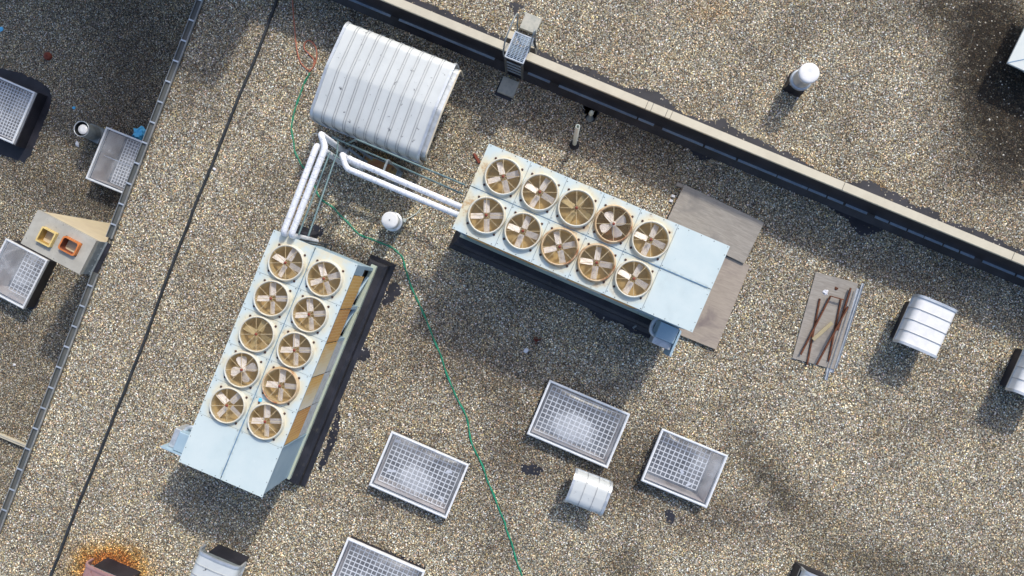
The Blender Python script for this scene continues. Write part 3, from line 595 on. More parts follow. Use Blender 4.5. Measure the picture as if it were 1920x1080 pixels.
# ------------------------------------------------------------------ ribbed relief hoods
def hood(c, z, label, along='x', nrib=8, eave=0.45, rc=0.22, mt='hood', curb_in=0.16, lip=0.05, curb_z=None, ridge=0.06, zb=0.0, col=None, big=False, curb_shift=(0, 0), sunk=0.0):
    """along: axis the shell is extruded along; the arch profile spans the other axis"""
    MW_, w, h = rect(c, z, zb)
    if along == 'y': MW_ = MW_ @ Matrix.Rotation(PI/2, 4, 'Z'); w, h = h, w
    t = thing('vent_hood', MW_, label, 'roof vent', 'ribbed metal vent hoods')
    zt = z-zb; prof = []
    hh = h/2
    prof.append((-hh, eave)); prof.append((-hh, zt-ridge-rc))
    for k in range(1, 8): a = R(180-90*k/8); prof.append((-hh+rc+rc*math.cos(a), zt-ridge-rc+rc*math.sin(a)))
    prof.append((-hh+rc, zt-ridge))
    prof.append((-hh*0.03, zt)); prof.append((hh*0.03, zt))
    prof.append((hh-rc, zt-ridge))
    for k in range(1, 8): a = R(90-90*k/8); prof.append((hh-rc+rc*math.cos(a), zt-ridge-rc+rc*math.sin(a)))
    prof.append((hh, zt-ridge-rc)); prof.append((hh, eave))
    xs = [-w/2, w/2]; th = 0.012
    def arch(x, off):          # offset profile outward by off (towards outside)
        out = []
        for i, (y, zz) in enumerate(prof):
            a = prof[max(i-1, 0)]; b_ = prof[min(i+1, len(prof)-1)]
            ty, tz = b_[0]-a[0], b_[1]-a[1]; L = math.hypot(ty, tz) or 1
            out.append((x, y-tz/L*off, zz+ty/L*off))
        return out
    mb = MB(); mb.grid([arch(-w/2, 0), arch(-w/6, 0), arch(w/6, 0), arch(w/2, 0)], False); mb.sm = [True]*len(mb.f)
    mb.grid([arch(-w/2, -th), arch(w/2, -th)], True)
    mb.grid([arch(-w/2, -th), arch(-w/2, 0)]); mb.grid([arch(w/2, 0), arch(w/2, -th)])
    mb.add([arch(-w/2, 0)[0], arch(w/2, 0)[0], arch(w/2, -th)[0], arch(-w/2, -th)[0]], [(0, 1, 2, 3)])
    mb.add([arch(-w/2, 0)[-1], arch(w/2, 0)[-1], arch(w/2, -th)[-1], arch(-w/2, -th)[-1]], [(0, 1, 2, 3)])
    # mark crease at corner flats: leave smooth
    obj('shell', mb, M[mt], t)
    for i in range(1, nrib+1):
        x = -w/2+w*i/(nrib+1); mb = MB(); rh = 0.020 if big else 0.018
        for dx in ((-0.030, 0.030) if big else (0,)):
            mb.grid([arch(x+dx-0.006, 0.001), arch(x+dx-0.006, rh), arch(x+dx+0.006, rh), arch(x+dx+0.006, 0.001)])
        obj('seam', mb, M['rust' if mt == 'rusty_hood' else 'seam'], t)
    # rolled lips at the open ends
    for s_ in (-1, 1):
        x = s_*w/2; mb = MB(); lp = lip if not (big and s_ > 0) else 0.0
        mb.grid([arch(x-s_*0.02, 0.0015), arch(x-s_*0.02, 0.03), arch(x+s_*lip, 0.03), arch(x+s_*lip, -0.02), arch(x+s_*0.001, -0.02)])
        obj('end_lip', mb, M['rusty_hood' if mt == 'rusty_hood' else 'alu'], t)
    if big:
        mb = MB(); mb.grid([arch(w/2-0.01, -0.10), arch(w/2+0.16, -0.10), arch(w/2+0.16, -0.13)]); obj('end_flange', mb, M['galv'], t)
        mb = MB(); mb.grid([arch(w/2+0.161, -0.13), arch(w/2+0.161, -0.085), arch(w/2+0.20, -0.085), arch(w/2+0.20, -0.13)]); obj('flange_edge', mb, M['coping'], t)
    # bird-screen end set back inside, and the curb it stands on
    mb = MB()
    for s_ in (-1, 1):
        x = s_*(w/2-0.12); pr = arch(x, -th-0.002); mb.add(pr, [tuple(range(len(pr)))])
    obj('bird_screen', mb, M['galv_dull'], t, fix=False)
    cx, cy = curb_shift
    mb = MB(); ci = curb_in; mb.box(-w/2+ci+cx, w/2-ci+cx, -hh+ci+cy, hh-ci+cy, 0, (curb_z or eave+0.05)); obj('curb', mb, M['membrane'], t)
    mb = MB()
    for y in (-hh-0.03, hh+0.001): mb.box(-w/2, w/2, y, y+0.03, eave-0.02, eave+0.02)
    obj('eave_strip', mb, M['rust' if mt == 'rusty_hood' else 'alu'], t)
    return t
hood([(647, 33), (852, 112), (777, 298), (583, 213)], 1.75, 'huge ribbed silver vent hood at the upper left, taller than a person lying down', 'x', 9, eave=0.85, rc=0.28, curb_in=0.35, big=True, ridge=0.13)['label'] = 'huge many-ribbed silver vent hood above the white insulated pipes'
hood([(1728, 557), (1800, 586), (1760, 669), (1689, 640)], 0.95, 'small white vent hood with three ribs right of the plywood with rusty steel', 'y', 3, eave=0.55, rc=0.16, mt='white', curb_in=0.10, ridge=0.03)
hood([(1083, 886), (1147, 911), (1125, 970), (1061, 945)], 0.85, 'small shiny vent hood with two ribs between the largest and the squarish skylight', 'x', 2, eave=0.45, rc=0.26, mt='hood', curb_in=0.12, ridge=0.02)
hood([(369, 1036), (446, 1069), (415, 1145), (338, 1112)], 1.2, 'pale vent hood with black curb cut off by the bottom edge of the picture', 'y', 3, eave=0.7, rc=0.2, mt='hood', curb_in=0.13, ridge=0.03)
M['rusty_hood'] = worn('rusty_hood_sheet', (0.36, 0.20, 0.19), (0.42, 0.27, 0.26), 3, 0.5, 0.1, c3=(0.20, 0.07, 0.03), s3=6, lo3=0.55, hi3=0.7)
hood([(157, 1061), (237, 1093), (205, 1170), (126, 1138)], 1.0, 'rusty pinkish vent hood standing in an orange rust stain', 'y', 3, eave=0.6, rc=0.14, mt='rusty_hood', curb_in=0.10, ridge=0.03)
hood([(1945, 650), (2016, 679), (1976, 762), (1904, 732)], 0.95, 'white vent hood with black curb cut off by the right picture edge', 'y', 3, eave=0.55, rc=0.16, mt='white', curb_in=0.10, ridge=0.03)
hood([(1512, 1075), (1560, 1095), (1540, 1150), (1490, 1130)], 0.8, 'vent hood showing only its corner at the bottom picture edge', 'y', 2, eave=0.45, rc=0.14, mt='white', curb_in=-0.03, ridge=0.03)

# ------------------------------------------------------------------ condenser units
def blades(kind, mt_idx=0):
    mb = MB()
    for k in range(4):
        a = k*PI/2; mb.mat = Matrix.Rotation(a, 4, 'Z')
        if kind == 'flat':
            P_ = [[(r_, y-0.0*r_, 0.035*(y/0.075)) for y in (-0.070, -0.025, 0.025, 0.070)] for r_ in (0.075, 0.2, 0.3, 0.385)]
        else:
            P_ = []
            for r_, wd_ in ((0.06, 0.05), (0.12, 0.075), (0.19, 0.10), (0.26, 0.115), (0.30, 0.10), (0.325, 0.06)):
                P_.append([(r_, s_*wd_+0.25*(r_-0.06)*0.3, 0.05*s_*min(1, wd_/0.08)) for s_ in (-1, -.33, .33, 1)])
        mb.grid(P_, True)
    return mb
MESH = {}
def shared(key, fn):
    if key not in MESH: MESH[key] = fn()
    return MESH[key]
def cowl_mesh(mt):
    mb = MB(); mb.lathe([(0.470, 0.0), (0.452, 0.05), (0.447, 0.085), (0.440, 0.105), (0.425, 0.108), (0.412, 0.100), (0.404, 0.07)], 56)
    me = mb.mesh('fan_cowl', mt); return me
def guard_mesh():
    mb = MB()
    for k in range(8):
        a = k*PI/4+0.39; mb.bar((0.03*math.cos(a), 0.03*math.sin(a), 0.108), (0.418*math.cos(a), 0.418*math.sin(a), 0.098), 0.0105, 0.008)
    return mb.mesh('guard_spokes', M['wire'])
def mesh_mesh():
    mb = MB()
    for i in range(1, 18):
        r_ = 0.04+i*0.0212; seg = 40
        mb.lathe([(r_-0.0022, 0.094), (r_+0.0022, 0.094)], seg, smooth=False)
    return mb.mesh('guard_mesh', M['wire_fine'])
def hub_mesh():
    mb = MB(); mb.lathe([(0.0, 0.135), (0.030, 0.134), (0.036, 0.120), (0.036, 0.10)], 16); return mb.mesh('hub_cap', M['hub'])
def motor_mesh():
    mb = MB(); mb.lathe([(0.0, 0.07), (0.065, 0.065), (0.075, 0.04), (0.075, -0.05), (0, -0.05)], 20); return mb.mesh('motor', M['blade'])
def feet_mesh():
    mb = MB(); mb.lathe([(0.0, 0.026), (0.024, 0.024), (0.030, 0.010), (0.030, 0.0)], 10); return mb.mesh('mounting_bolt', M['bolt'])
def screw_mesh():
    mb = MB(); mb.lathe([(0.0, 0.014), (0.010, 0.012), (0.011, -0.002)], 6); return mb.mesh('screw', M['dark'])
def well_mesh(mt):
    mb = MB(); mb.lathe([(0.404, 0.0695), (0.401, 0.0), (0.401, -0.385)], 40); mb.disc(0.401, -0.385, 40); me = mb.mesh('fan_well', mt); return me
L_, W_ = 6.24, 2.23
def panel_hole(mb, x0, x1, y0, y1, cx, cy, r, z, seg=48):
    corners = [math.atan2(y-cy, x-cx) for x in (x0, x1) for y in (y0, y1)]
    angs = sorted(set([2*PI*k/seg-PI for k in range(seg)]+corners)); I = []; O = []
    for a in angs:
        c, s_ = math.cos(a), math.sin(a); I.append((cx+r*c, cy+r*s_, z))
        tx = ((x1-cx) if c > 0 else (x0-cx))/c if abs(c) > 1e-9 else 1e9
        ty = ((y1-cy) if s_ > 0 else (y0-cy))/s_ if abs(s_) > 1e-9 else 1e9
        t_ = min(tx, ty); O.append((cx+t_*c, cy+t_*s_, z))
    n_ = len(angs); mb.add(I+O, [(k, n_+k, n_+(k+1) % n_, (k+1) % n_) for k in range(n_)])
    mb.add(O+[(x, y, z-0.02) for x, y, _ in O], [(k, n_+k, n_+(k+1) % n_, (k+1) % n_) for k in range(n_)])
def unit(c, z, label, coil_side, fans, amount, seed, panel_z):
    MW_, w, h = rect(c, z, 0)            # rect x = TL->TR ; corners are given so that x runs fan end -> blank end
    t = thing('condenser_unit', MW_, label, 'air conditioning unit', 'rooftop condenser units with ten fans')
    sx_, sy_ = w/L_, h/W_; hz = z
    dm = deckmat(amount, seed)
    X0, X1 = -w/2, w/2; Y = h/2; gp = 0.004
    # deck panels
    fx = [X0+0.645*sx_+i*PITCH*sx_ for i in range(5)]
    ends = [X0]+[X0+0.165*sx_+(i+1)*PITCH*sx_ for i in range(5)]
    for row in (-1, 1):
        ya, yb = (gp+0.006, Y) if row > 0 else (-Y, -gp-0.006)
        for i in range(5):
            mb = MB(); panel_hole(mb, ends[i]+gp, ends[i+1]-gp, ya, yb, fx[i], row*FY*sy_, 0.425, hz)
            obj('deck_panel', mb, dm, t, fix=False)
        mb = MB(); mb.box(ends[5]+gp, X1, ya, yb, hz-0.02, hz+0.006)
        obj('deck_panel', mb, dm, t)
    mb = MB(); mb.box(ends[5]-0.3, X1-0.1, -0.011, 0.011, hz-0.03, hz+0.022); mb.box(X0+0.15, ends[5]-0.301, -0.009, 0.009, hz-0.03, hz-0.012)
    obj('centre_joint', mb, M['unit_dark'], t)
    # screws
    pts = []
    for row in (-1, 1):
        for i in range(20): pts.append((X0+0.06+(w-0.12)*i/19+random.uniform(-.02, .02), row*(Y-0.035)))
        for i in range(3): pts.append((X1-0.04, row*(0.15+i*0.36)))
        for e in ends[1:6]:
            for q_ in (0.06, 0.93): pts.append((e+0.03, row*(q_*Y*0.98)))
    for x, y in pts: obj('screw', shared('screw', screw_mesh), None, t, Matrix.Translation((x, y, hz+0.001)))
    # dark inner box under the deck so the wells are enclosed
    mb = MB(); mb.box(X0+0.05, X1-0.05, -Y+0.05, Y-0.05, hz-0.53, hz-0.5); obj('inner_tray', mb, M['unit_dark'], t)
    # rim below deck
    mb = MB()
    mb.box(X0, X1, Y-0.02, Y, hz-0.05, hz-0.0215); mb.box(X0, X1, -Y, -Y+0.02, hz-0.05, hz-0.0215)
    mb.box(X0, X0+0.02, -Y+0.021, Y-0.021, hz-0.09, hz-0.0215); mb.box(X1-0.02, X1, -Y+0.021, Y-0.021, hz-0.09, hz-0.0215)
    obj('top_rim', mb, M['unit'], t)
    zb_ = 0.50; zmid = zb_+(hz-zb_)*0.37
    # end panels
    mb = MB(); mb.box(X0+0.03, X0+0.06, -Y+0.03, Y-0.03, zb_, hz-0.0905); obj('end_panel', mb, M['unit'], t)
    mb = MB(); mb.box(X1-0.06, X1-0.03, -Y+0.03, Y-0.03, zb_, hz-0.0905); obj('end_panel', mb, M['unit'], t)
    # solid cabinet section beyond the fans
    for s_ in (-1, 1):
        y0, y1 = (Y-0.05, Y-0.022) if s_ > 0 else (-Y+0.022, -Y+0.05)
        mb = MB(); mb.box(ends[5]-0.0, X1-0.061, y0, y1, zb_, hz-0.0905); mb.box(ends[5]-0.03, ends[5], min(s_*(Y-0.05), s_*(Y-0.001)), max(s_*(Y-0.05), s_*(Y-0.001)), zb_, hz-0.0905)
        obj('access_panel', mb, M['unit'], t)
        # corner posts and frame
        mb = MB()
        mb.box(X0+0.061, X0+0.29, y0, y1, zmid+0.2 if s_ == coil_side else zb_, hz-0.0905)
        mb.box(X0+0.061, X0+0.12, y0-0.001, y1+0.001, zb_, zmid+0.199 if s_ == coil_side else zb_+0.01)
        obj('corner_post', mb, M['unit'], t)
        cx0, cx1 = X0+0.30, ends[5]-0.035; npan = 4 if False else 5
        for i in range(npan):
            a = cx0+(cx1-cx0)*i/npan; b_ = cx0+(cx1-cx0)*(i+1)/npan-0.02
            nu = 12; nv = 6; yy = s_*(Y-0.03)
            P_ = [[(a+(b_-a)*p/nu, s_*(Y-0.012), zmid+(hz-0.055-zmid)*q/nv) for q in range(nv+1)] for p in range(nu+1)]
            mb = MB(); mb.grid(P_); me = mb.mesh('coil_panel', M['coil'])
            base = [(0.70, 0.80), (0.92, 0.85), (0.66, 0.20), (0.80, 0.08), (0.95, 0.80)][i]
            dv = [base[0]+(base[1]-base[0])*p/nu for p in range(nu+1) for q in range(nv+1)]
            if me.polygons[0].normal.y*s_ < 0: me.flip_normals()
            at_ = me.attributes.new('dirt', 'FLOAT', 'POINT'); at_.data.foreach_set('value', dv)
            obj('coil_panel', me, None, t)
            # lower half: open bay with brace, or white louvred panel
            if s_ == coil_side and i < 3 and not (i == 2):
                mb = MB(); mb.box(a, b_, min(s_*(Y-0.5), s_*(Y-0.47)), max(s_*(Y-0.5), s_*(Y-0.47)), zb_, zmid); obj('recess_panel', mb, M['unit_dark'], t)
                mb = MB(); mb.bar((a+0.02, s_*(Y-0.07), zb_+0.05), (b_-0.02, s_*(Y-0.10), zmid-0.05), 0.08, 0.05); mb.bar((a+0.05, s_*(Y-0.35), zb_+0.35), (b_-0.1, s_*(Y-0.15), zmid-0.2), 0.16, 0.03)
                mb.box(b_-0.05, b_+0.04, min(s_*(Y-0.30), s_*(Y-0.02)), max(s_*(Y-0.30), s_*(Y-0.02)), zb_+.02, zmid-0.02)
                obj('brace', mb, M['unit'], t)
            else:
                mb = MB(); nz_ = 10; P_ = []
                for q in range(nz_*2+1):
                    zz = zb_+(zmid-zb_)*q/(nz_*2); P_.append([(a, s_*(Y-0.030+0.012*(q % 2)), zz), (b_, s_*(Y-0.030+0.012*(q % 2)), zz)])
                mb.grid(P_); obj('lower_panel', mb, M['galv'] if s_ == coil_side else M['unit_dark'], t)
    # base rail
    mb = MB(); ro = 0.06
    for s_ in (-1, 1): mb.box(X0-0.05, X1+0.0, min(s_*(Y-0.12), s_*(Y+ro-0.02)), max(s_*(Y-0.12), s_*(Y+ro-0.02)), 0.36, 0.499)
    mb.box(X0+0.03, X0+0.1, -Y+0.121, Y-0.121, 0.36, 0.498); mb.box(X1-0.1, X1-0.03, -Y+0.121, Y-0.121, 0.36, 0.498)
    obj('base_rail', mb, M['rail'], t)
    # membrane-clad curb
    for s_ in (-1, 1):
        mb = MB(); rings = []
        for o, z_ in ((0.0, 0.358), (0.08, 0.30), (0.10, 0.10), (0.22, 0.010)):
            ya, yb = s_*(Y-0.22-o*0.6), s_*(Y+0.20+o); rings.append([(X0-0.10-o*0.8, ya, z_), (X1+0.08+o*0.5, ya, z_), (X1+0.08+o*0.5, yb, z_), (X0-0.10-o*0.8, yb, z_)])
        mb.add(sum(rings, []), [(0, 1, 2, 3)]+[(k+i_, k+(i_+1) % 4, k+4+(i_+1) % 4, k+4+i_) for k in (0, 4, 8) for i_ in range(4)])
        obj('curb', mb, M['membrane'], t)
    # control box with flap and conduit, always on the -y side at the blank end
    bx = X1-0.55; by = -Y; pz = panel_z
    cb = MB(); cb.box(bx, bx+0.50, by-0.42, by-0.001, pz-0.75, pz, 0.015); cbo = obj('control_box', cb, M['unit'], t)
    mb = MB(); mb.box(bx+0.515, bx+0.555, by-0.72, by-0.02, pz-0.95, pz+0.03); mb.box(bx+0.556, bx+0.575, by-0.74, by-0.05, pz-0.9, pz-0.02); obj('door', mb, M['unit'], cbo)
    mb = MB(); mb.tube([(bx-0.10, by+0.05, pz-0.25), (bx-0.16, by-0.15, pz-0.25), (bx-0.12, by-0.34, pz-0.25), (bx+0.02, by-0.40, pz-0.25)], 0.055, 10, round_=0.12); mb.box(bx+0.0, bx+0.50, by-0.60, by-0.421, pz-0.72, pz-0.12, 0.01)
    obj('conduit', mb, M['galv'], cbo)
    # fans
    for row in (-1, 1):
        for i in range(5):
            spec = fans[(row, i)]; f = Matrix.Translation((fx[i], row*FY*sy_, hz+0.001))
            mt = spec.get('cowl', 'cowl')
            fo = obj('fan', shared('cowl'+mt, lambda: cowl_mesh(M[mt])), None, t, f)
            wm = spec.get('well', 'well'); bm_ = spec.get('blade', 'blade'); kind = spec.get('kind', 'flat')
            obj('fan_well', shared('well'+wm, lambda: well_mesh(M[wm])), None, fo)
            def mkb(kind=kind, bm_=bm_): return blades(kind).mesh('blades', M[bm_])
            obj('blades', shared('bl'+kind+bm_, mkb), None, fo, Matrix.Translation((0, 0, -0.03)) @ Matrix.Rotation(R(spec['a']), 4, 'Z'))
            if kind == 'round': obj('motor', shared('motor', motor_mesh), None, fo, Matrix.Translation((0, 0, -0.03)))
            obj('guard_spokes', shared('guard', guard_mesh), None, fo, Matrix.Rotation(R(spec.get('g', 0)), 4, 'Z'))
            obj('guard_mesh', shared('gm', mesh_mesh), None, fo)
            obj('hub_cap', shared('hub', hub_mesh), None, fo)
            for sx in (-1, 1):
                for sy in (-1, 1): obj('mounting_bolt', shared('feet', feet_mesh), None, fo, Matrix.Translation((sx*0.345, sy*0.345, 0)))
    return t
# angles are measured in each unit's own frame; image angle (ccw from right) minus frame angle
HC = 2.36; HB = 2.72
aC = math.degrees(math.atan2(-1*(867-427), 338-511)); aB = math.degrees(math.atan2(-(463-268), 1368-918))
def rel(a, base): return {'a': a-base}
fB = {}; fC = {}
for i, a in enumerate((105, 58, 55, 110, 65)): fB[(1, i)] = rel(a, aB)
for i, a in enumerate((90, 68, 102, 80, 60)): fB[(-1, i)] = rel(a, aB)
fB[(1, 2)].update(blade='blade_y'); fB[(1, 3)].update(kind='round', well='well_red', cowl='cowl_rust'); fB[(-1, 2)].update(cowl='cowl_rust'); fB[(-1, 3)].update(cowl='cowl_rust')
# C: row -1 is the left (outer) row, row +1 the right one
for i, a in enumerate((60, 90, 62, 100, 135)): fC[(-1, i)] = rel(a, aC)
for i, a in enumerate((108, 95, 90, 85, 90)): fC[(1, i)] = rel(a, aC)
fC[(-1, 2)].update(blade='blade_y'); fC[(-1, 3)].update(kind='round'); fC[(1, 3)].update(cowl='cowl_rust')
unit([(669, 497), (493, 933), (338, 867), (511, 427)], HC, 'pale blue condenser unit at left with its ochre coil side showing', 1, fC, 1.0, 3, 1.95) if False else None
# rect() wants TL,TR,BR,BL with x = TL->TR and y = BL->TL (left of x). For C: x runs down-left, y points right.
unit([(669, 497), (493, 933), (338, 867), (511, 427)], HC, 'ten-fan condenser unit left of the green hose with ochre coils along its side', 1, fC, 1.0, 3, 1.95)
unit([(918, 268), (1368, 463), (1300, 620), (845, 431)], HB, 'pale blue ten-fan condenser unit between the dividing wall and the green hose, over plywood sheets', -1, fB, 1.0, 11, 1.35)

# ------------------------------------------------------------------ insulated pipes and conduits
def pipe(name, pts, r, mt, label, cat, group=None, seg=14, rnd=0.12, px=True):
    P_ = [G(x, y, z) for x, y, z in pts] if px else [Vector(p) for p in pts]
    o = P_[0].copy(); o.z = 0
    mb = MB(); mb.tube([p-o for p in P_], r, seg, round_=rnd)
    ob = obj(name, mb, M[mt], None, Matrix.Translation(o)); return tag(ob, label, cat, group)
def drop(x, y, z, z2):        # a point straight below (x, y, z) given as pixel of the ground-projected position
    p = G(x, y, z); return Vector((p.x, p.y, z2))
gp_ = 'white insulated pipes'
def wpipe(pts, label, r=0.078):
    P_ = []
    for q in pts: P_.append(G(*q) if not isinstance(q, Vector) else q)
    o = P_[0].copy(); o.z = 0; mb = MB(); mb.tube([p-o for p in P_], r, 16, round_=0.10)
    ob = tag(obj('insulated_pipe', mb, M['lag'], None, Matrix.Translation(o)), label, 'pipe', gp_)
    for a, b_ in zip(P_[:-1], P_[1:]):
        L = (b_-a).length; d_ = (b_-a).normalized()
        if L < 0.7 or abs(d_.z) > 0.9: continue
        k = max(1, round(L/0.62))
        for i in range(k):
            c_ = a.lerp(b_, (i+0.5)/k+random.uniform(-.04, .04))-o; mb = MB(); mb.tube([c_-d_*0.006, c_+d_*0.006], r+0.0018, 16); obj('band', mb, M['galv'], ob)
    return ob
zp = 2.55
wpipe([drop(531, 437, zp, 0.6), (531, 437, zp), (594, 273, zp), drop(594, 273, zp, 0.25)], 'left white insulated pipe of the pair running down to the left condenser unit')
wpipe([drop(546, 441, zp, 0.55), (546, 441, zp), (610, 276, zp), (601, 251, zp), drop(601, 251, zp, 0.45), G(652, 286, 0.45)], 'right white insulated pipe of the pair, with the kinked upper end')
wpipe([(868, 405, 1.8), (856, 402, 1.95), (650, 316, 1.95), (641, 290, 1.95), drop(641, 290, 1.95, 0.4)], 'lower white insulated pipe of the pair running right to the other condenser unit')
wpipe([(872, 390, 1.8), (862, 387, 1.95), (659, 300, 1.95), (655, 297, 1.95), drop(652, 296, 1.95, 0.5)], 'upper white insulated pipe of the pair running right to the other condenser unit')
# lower return run under the pair
wpipe([(652, 318, 0.9), (735, 352, 0.9)], 'short low white insulated pipe under the right running pair', 0.06)
cg = 'thin grey conduits'
for pts, lab in (([(648, 271, 0.9), (668, 261, 1.6), (872, 347, 1.6)], 'thin grey conduit nearest the huge vent hood'),
                 ([(622, 257, 1.2), (700, 290, 1.2), (868, 364, 1.4)], 'thin grey conduit running beside the upper white pipe'),
                 ([(619, 285, 1.8), (560, 440, 2.42)], 'thin grey conduit just right of the white pipe pair, left one'),
                 ([(631, 290, 1.8), (578, 443, 2.42)], 'thin grey conduit right of the white pipe pair, right one'),
                 ([(634, 258, 1.0), (632, 290, 1.8)], 'short dark conduit crossing between the pipe elbows'),
                 ([(609, 281, 1.4), (645, 302, 1.4)], 'short grey cross conduit joining the two pipe pairs')):
    pipe('conduit', pts, 0.025, 'copper', lab, 'conduit', cg, 8, 0.05)
# support rack under the pipes
def put(name, mb, mt, label, cat, group=None, parent=None):
    vs = np.array(mb.v); c = vs.mean(0); z0 = vs[:, 2].min(); mb.v = [(x-c[0], y-c[1], z-z0) for x, y, z in mb.v]
    return tag(obj(name, mb, M[mt] if isinstance(mt, str) else mt, None, Matrix.Translation((c[0], c[1], z0))), label, cat, group)
mb = MB(); a = G(742, 348, 0); b_ = G(752, 322, 0); mb.bar(a+Vector((0, 0, 0.05)), b_+Vector((0, 0, 0.05)), 0.12, 0.1)
for p in (a, b_): mb.bar(p+Vector((0, 0, 0.1)), p+Vector((0, 0, 1.75)), 0.04, 0.04)
mb.bar(a+Vector((0, 0, 1.78)), b_+Vector((0, 0, 1.78)), 0.05, 0.05); put('pipe_stand', mb, 'galv_dull', 'grey pipe stand under the two right running white pipes', 'pipe stand')
mb = MB(); a = G(590, 352, 0); b_ = G(622, 364, 0); mb.bar(a+Vector((0, 0, 0.05)), b_+Vector((0, 0, 0.05)), 0.10, 0.1)
for p in (a, b_): mb.bar(p+Vector((0, 0, 0.1)), p+Vector((0, 0, 2.35)), 0.03, 0.03)
mb.bar(a+Vector((0, 0, 2.38)), b_+Vector((0, 0, 2.38)), 0.05, 0.05)
# dark tube frame at the end of the left unit
mb = MB(); z_ = 2.05
pts = [G(553, 447, z_), G(600, 456, z_), G(622, 460, 1.6), G(620, 470, 1.6)]
mb.tube(pts, 0.022, 8); mb.tube([G(556, 452, z_), G(610, 462, 1.8)], 0.022, 8); mb.tube([G(611, 457, 1.8), G(611, 465, 1.5)], 0.02, 8); mb.tube([G(553, 447, z_), G(562, 436, 2.3)], 0.02, 8)
mb.tube([G(556, 452, z_)]+[G(556, 452, z_)+Vector((0, 0, -2.0))], 0.02, 8)
put('pipe_bracket', mb, 'dark', 'dark tube bracket at the upper end of the left condenser unit', 'bracket')
# rusty tray
MT, w, h = rect([(683, 287), (748, 314), (741, 334), (677, 306)], 0.16, 0)
t = thing('drip_tray', MT, 'rusty tray holding brown residue under the conduits', 'tray')
mb = MB()
for q_ in ((-w/2, w/2, h/2-.02, h/2), (-w/2, w/2, -h/2, -h/2+.02), (-w/2, -w/2+.02, -h/2+.02, h/2-.02), (w/2-.02, w/2, -h/2+.02, h/2-.02)): mb.box(*q_, 0, 0.16)
obj('rim', mb, M['galv_dull'], t)
mb = MB(); mb.box(-w/2+.021, w/2-.021, -h/2+.021, h/2-.021, 0.01, 0.09)
obj('residue', mb, worn('tray_residue', (0.30, 0.10, 0.03), (0.34, 0.26, 0.06), 3, 0.35, c3=(0.10, 0.04, 0.02), s3=5, lo3=0.55, hi3=0.7), t)
# timber sleepers by the tray
for k, (x0, y0, x1, y1) in enumerate(((664, 274, 700, 300), (655, 280, 690, 306))):
    mb = MB(); mb.bar(G(x0, y0, 0)+Vector((0, 0, .06)), G(x1, y1, 0)+Vector((0, 0, .06)), 0.07, 0.1)
    put('batten', mb, 'galv_dull', ('upper' if k == 0 else 'lower')+' grey batten lying left of the rusty tray', 'batten', 'grey battens beside the tray')

# ------------------------------------------------------------------ round vents
def curb_box(t, s, z, mt='membrane'):
    mb = MB(); mb.add([(-s, -s, 0), (s, -s, 0), (s, s, 0), (-s, s, 0), (-s*.92, -s*.92, z), (s*.92, -s*.92, z), (s*.92, s*.92, z), (-s*.92, s*.92, z)], [(4, 5, 6, 7), (0, 1, 5, 4), (1, 2, 6, 5), (2, 3, 7, 6), (3, 0, 4, 7)])
    obj('curb', mb, M[mt], t)
def vent_at(px, py, z, zb, ang, label):
    p = G(px, py, z); return thing('roof_vent', frame2(p, Vector((math.cos(R(ang)), math.sin(R(ang)), 0)), zb), label, 'roof vent', 'round capped roof vents')
t = vent_at(1518, 136, 1.15, 0, -25, 'tall white mushroom vent standing alone beyond the dividing wall'); curb_box(t, 0.25, 0.38)
mb = MB(); mb.box(-.2, .2, -.2, .2, 0.381, 0.41); obj('base_plate', mb, M['alu'], t)
mb = MB(); mb.lathe([(0.2, 0.41), (0.2, 0.46), (0.28, 0.47), (0.292, 0.49), (0.292, 0.52), (0.275, 0.525), (0.275, 0.56), (0.262, 0.562), (0.245, 0.57), (0.235, 0.60), (0.24, 1.03)], 40); obj('skirt', mb, M['alu'], t)
mb = MB(); mb.lathe([(0.24, 1.03), (0.262, 1.031), (0.266, 1.06), (0.264, 1.12), (0.250, 1.138), (0.20, 1.146), (0.03, 1.152), (0.0, 1.145)], 40); obj('cap', mb, M['white'], t)
t = vent_at(730.5, 412.4, 0.83, 0, -25, 'round white roof vent beside the green hose, above the left condenser unit'); curb_box(t, 0.22, 0.25, 'galv_dull')
mb = MB(); mb.lathe([(0.17, 0.25), (0.17, 0.36), (0.255, 0.37), (0.268, 0.39), (0.268, 0.43), (0.255, 0.435), (0.235, 0.44), (0.20, 0.47), (0.20, 0.74)], 36); obj('skirt', mb, M['alu'], t)
mb = MB(); mb.lathe([(0.20, 0.74), (0.222, 0.742), (0.228, 0.76), (0.226, 0.805), (0.212, 0.822), (0.18, 0.828), (0.0, 0.834)], 36); mb.cur = 0; obj('cap', mb, M['white'], t)
mb = MB(); mb.lathe([(0.0, 0.85), (0.015, 0.848), (0.015, 0.835)], 8); obj('cap_bolt', mb, M['dark'], t)
mb = MB(); mb.box(0.20, 0.30, 0.12, 0.22, 0.25, 0.34, 0.01); mb.tube([(0.27, 0.2, 0.30), (0.30, 0.30, 0.05), (0.42, 0.50, 0.02), (0.50, 0.75, 0.02)], 0.014, 6); obj('junction_box', mb, M['pvc'], t)
t = vent_at(153.3, 241.7, LOW+0.95, LOW, -25, 'open drum vent with a white disc on the lower roof beside a skylight'); curb_box(t, 0.27, 0.30, 'galv_dull')
mb = MB(); mb.lathe([(0.235, 0.30), (0.235, 0.95)], 36); obj('drum', mb, M['galv_dull'], t)
mb = MB(); mb.lathe([(0.2245, 0.95), (0.2245, 0.32), (0, 0.32)], 36); obj('drum_lining', mb, M['dark'], t)
mb = MB(); mb.lathe([(0.225, 0.951), (0.242, 0.951), (0.246, 0.97), (0.236, 0.985), (0.224, 0.97), (0.225, 0.951)], 36); obj('rim', mb, M['alu'], t)
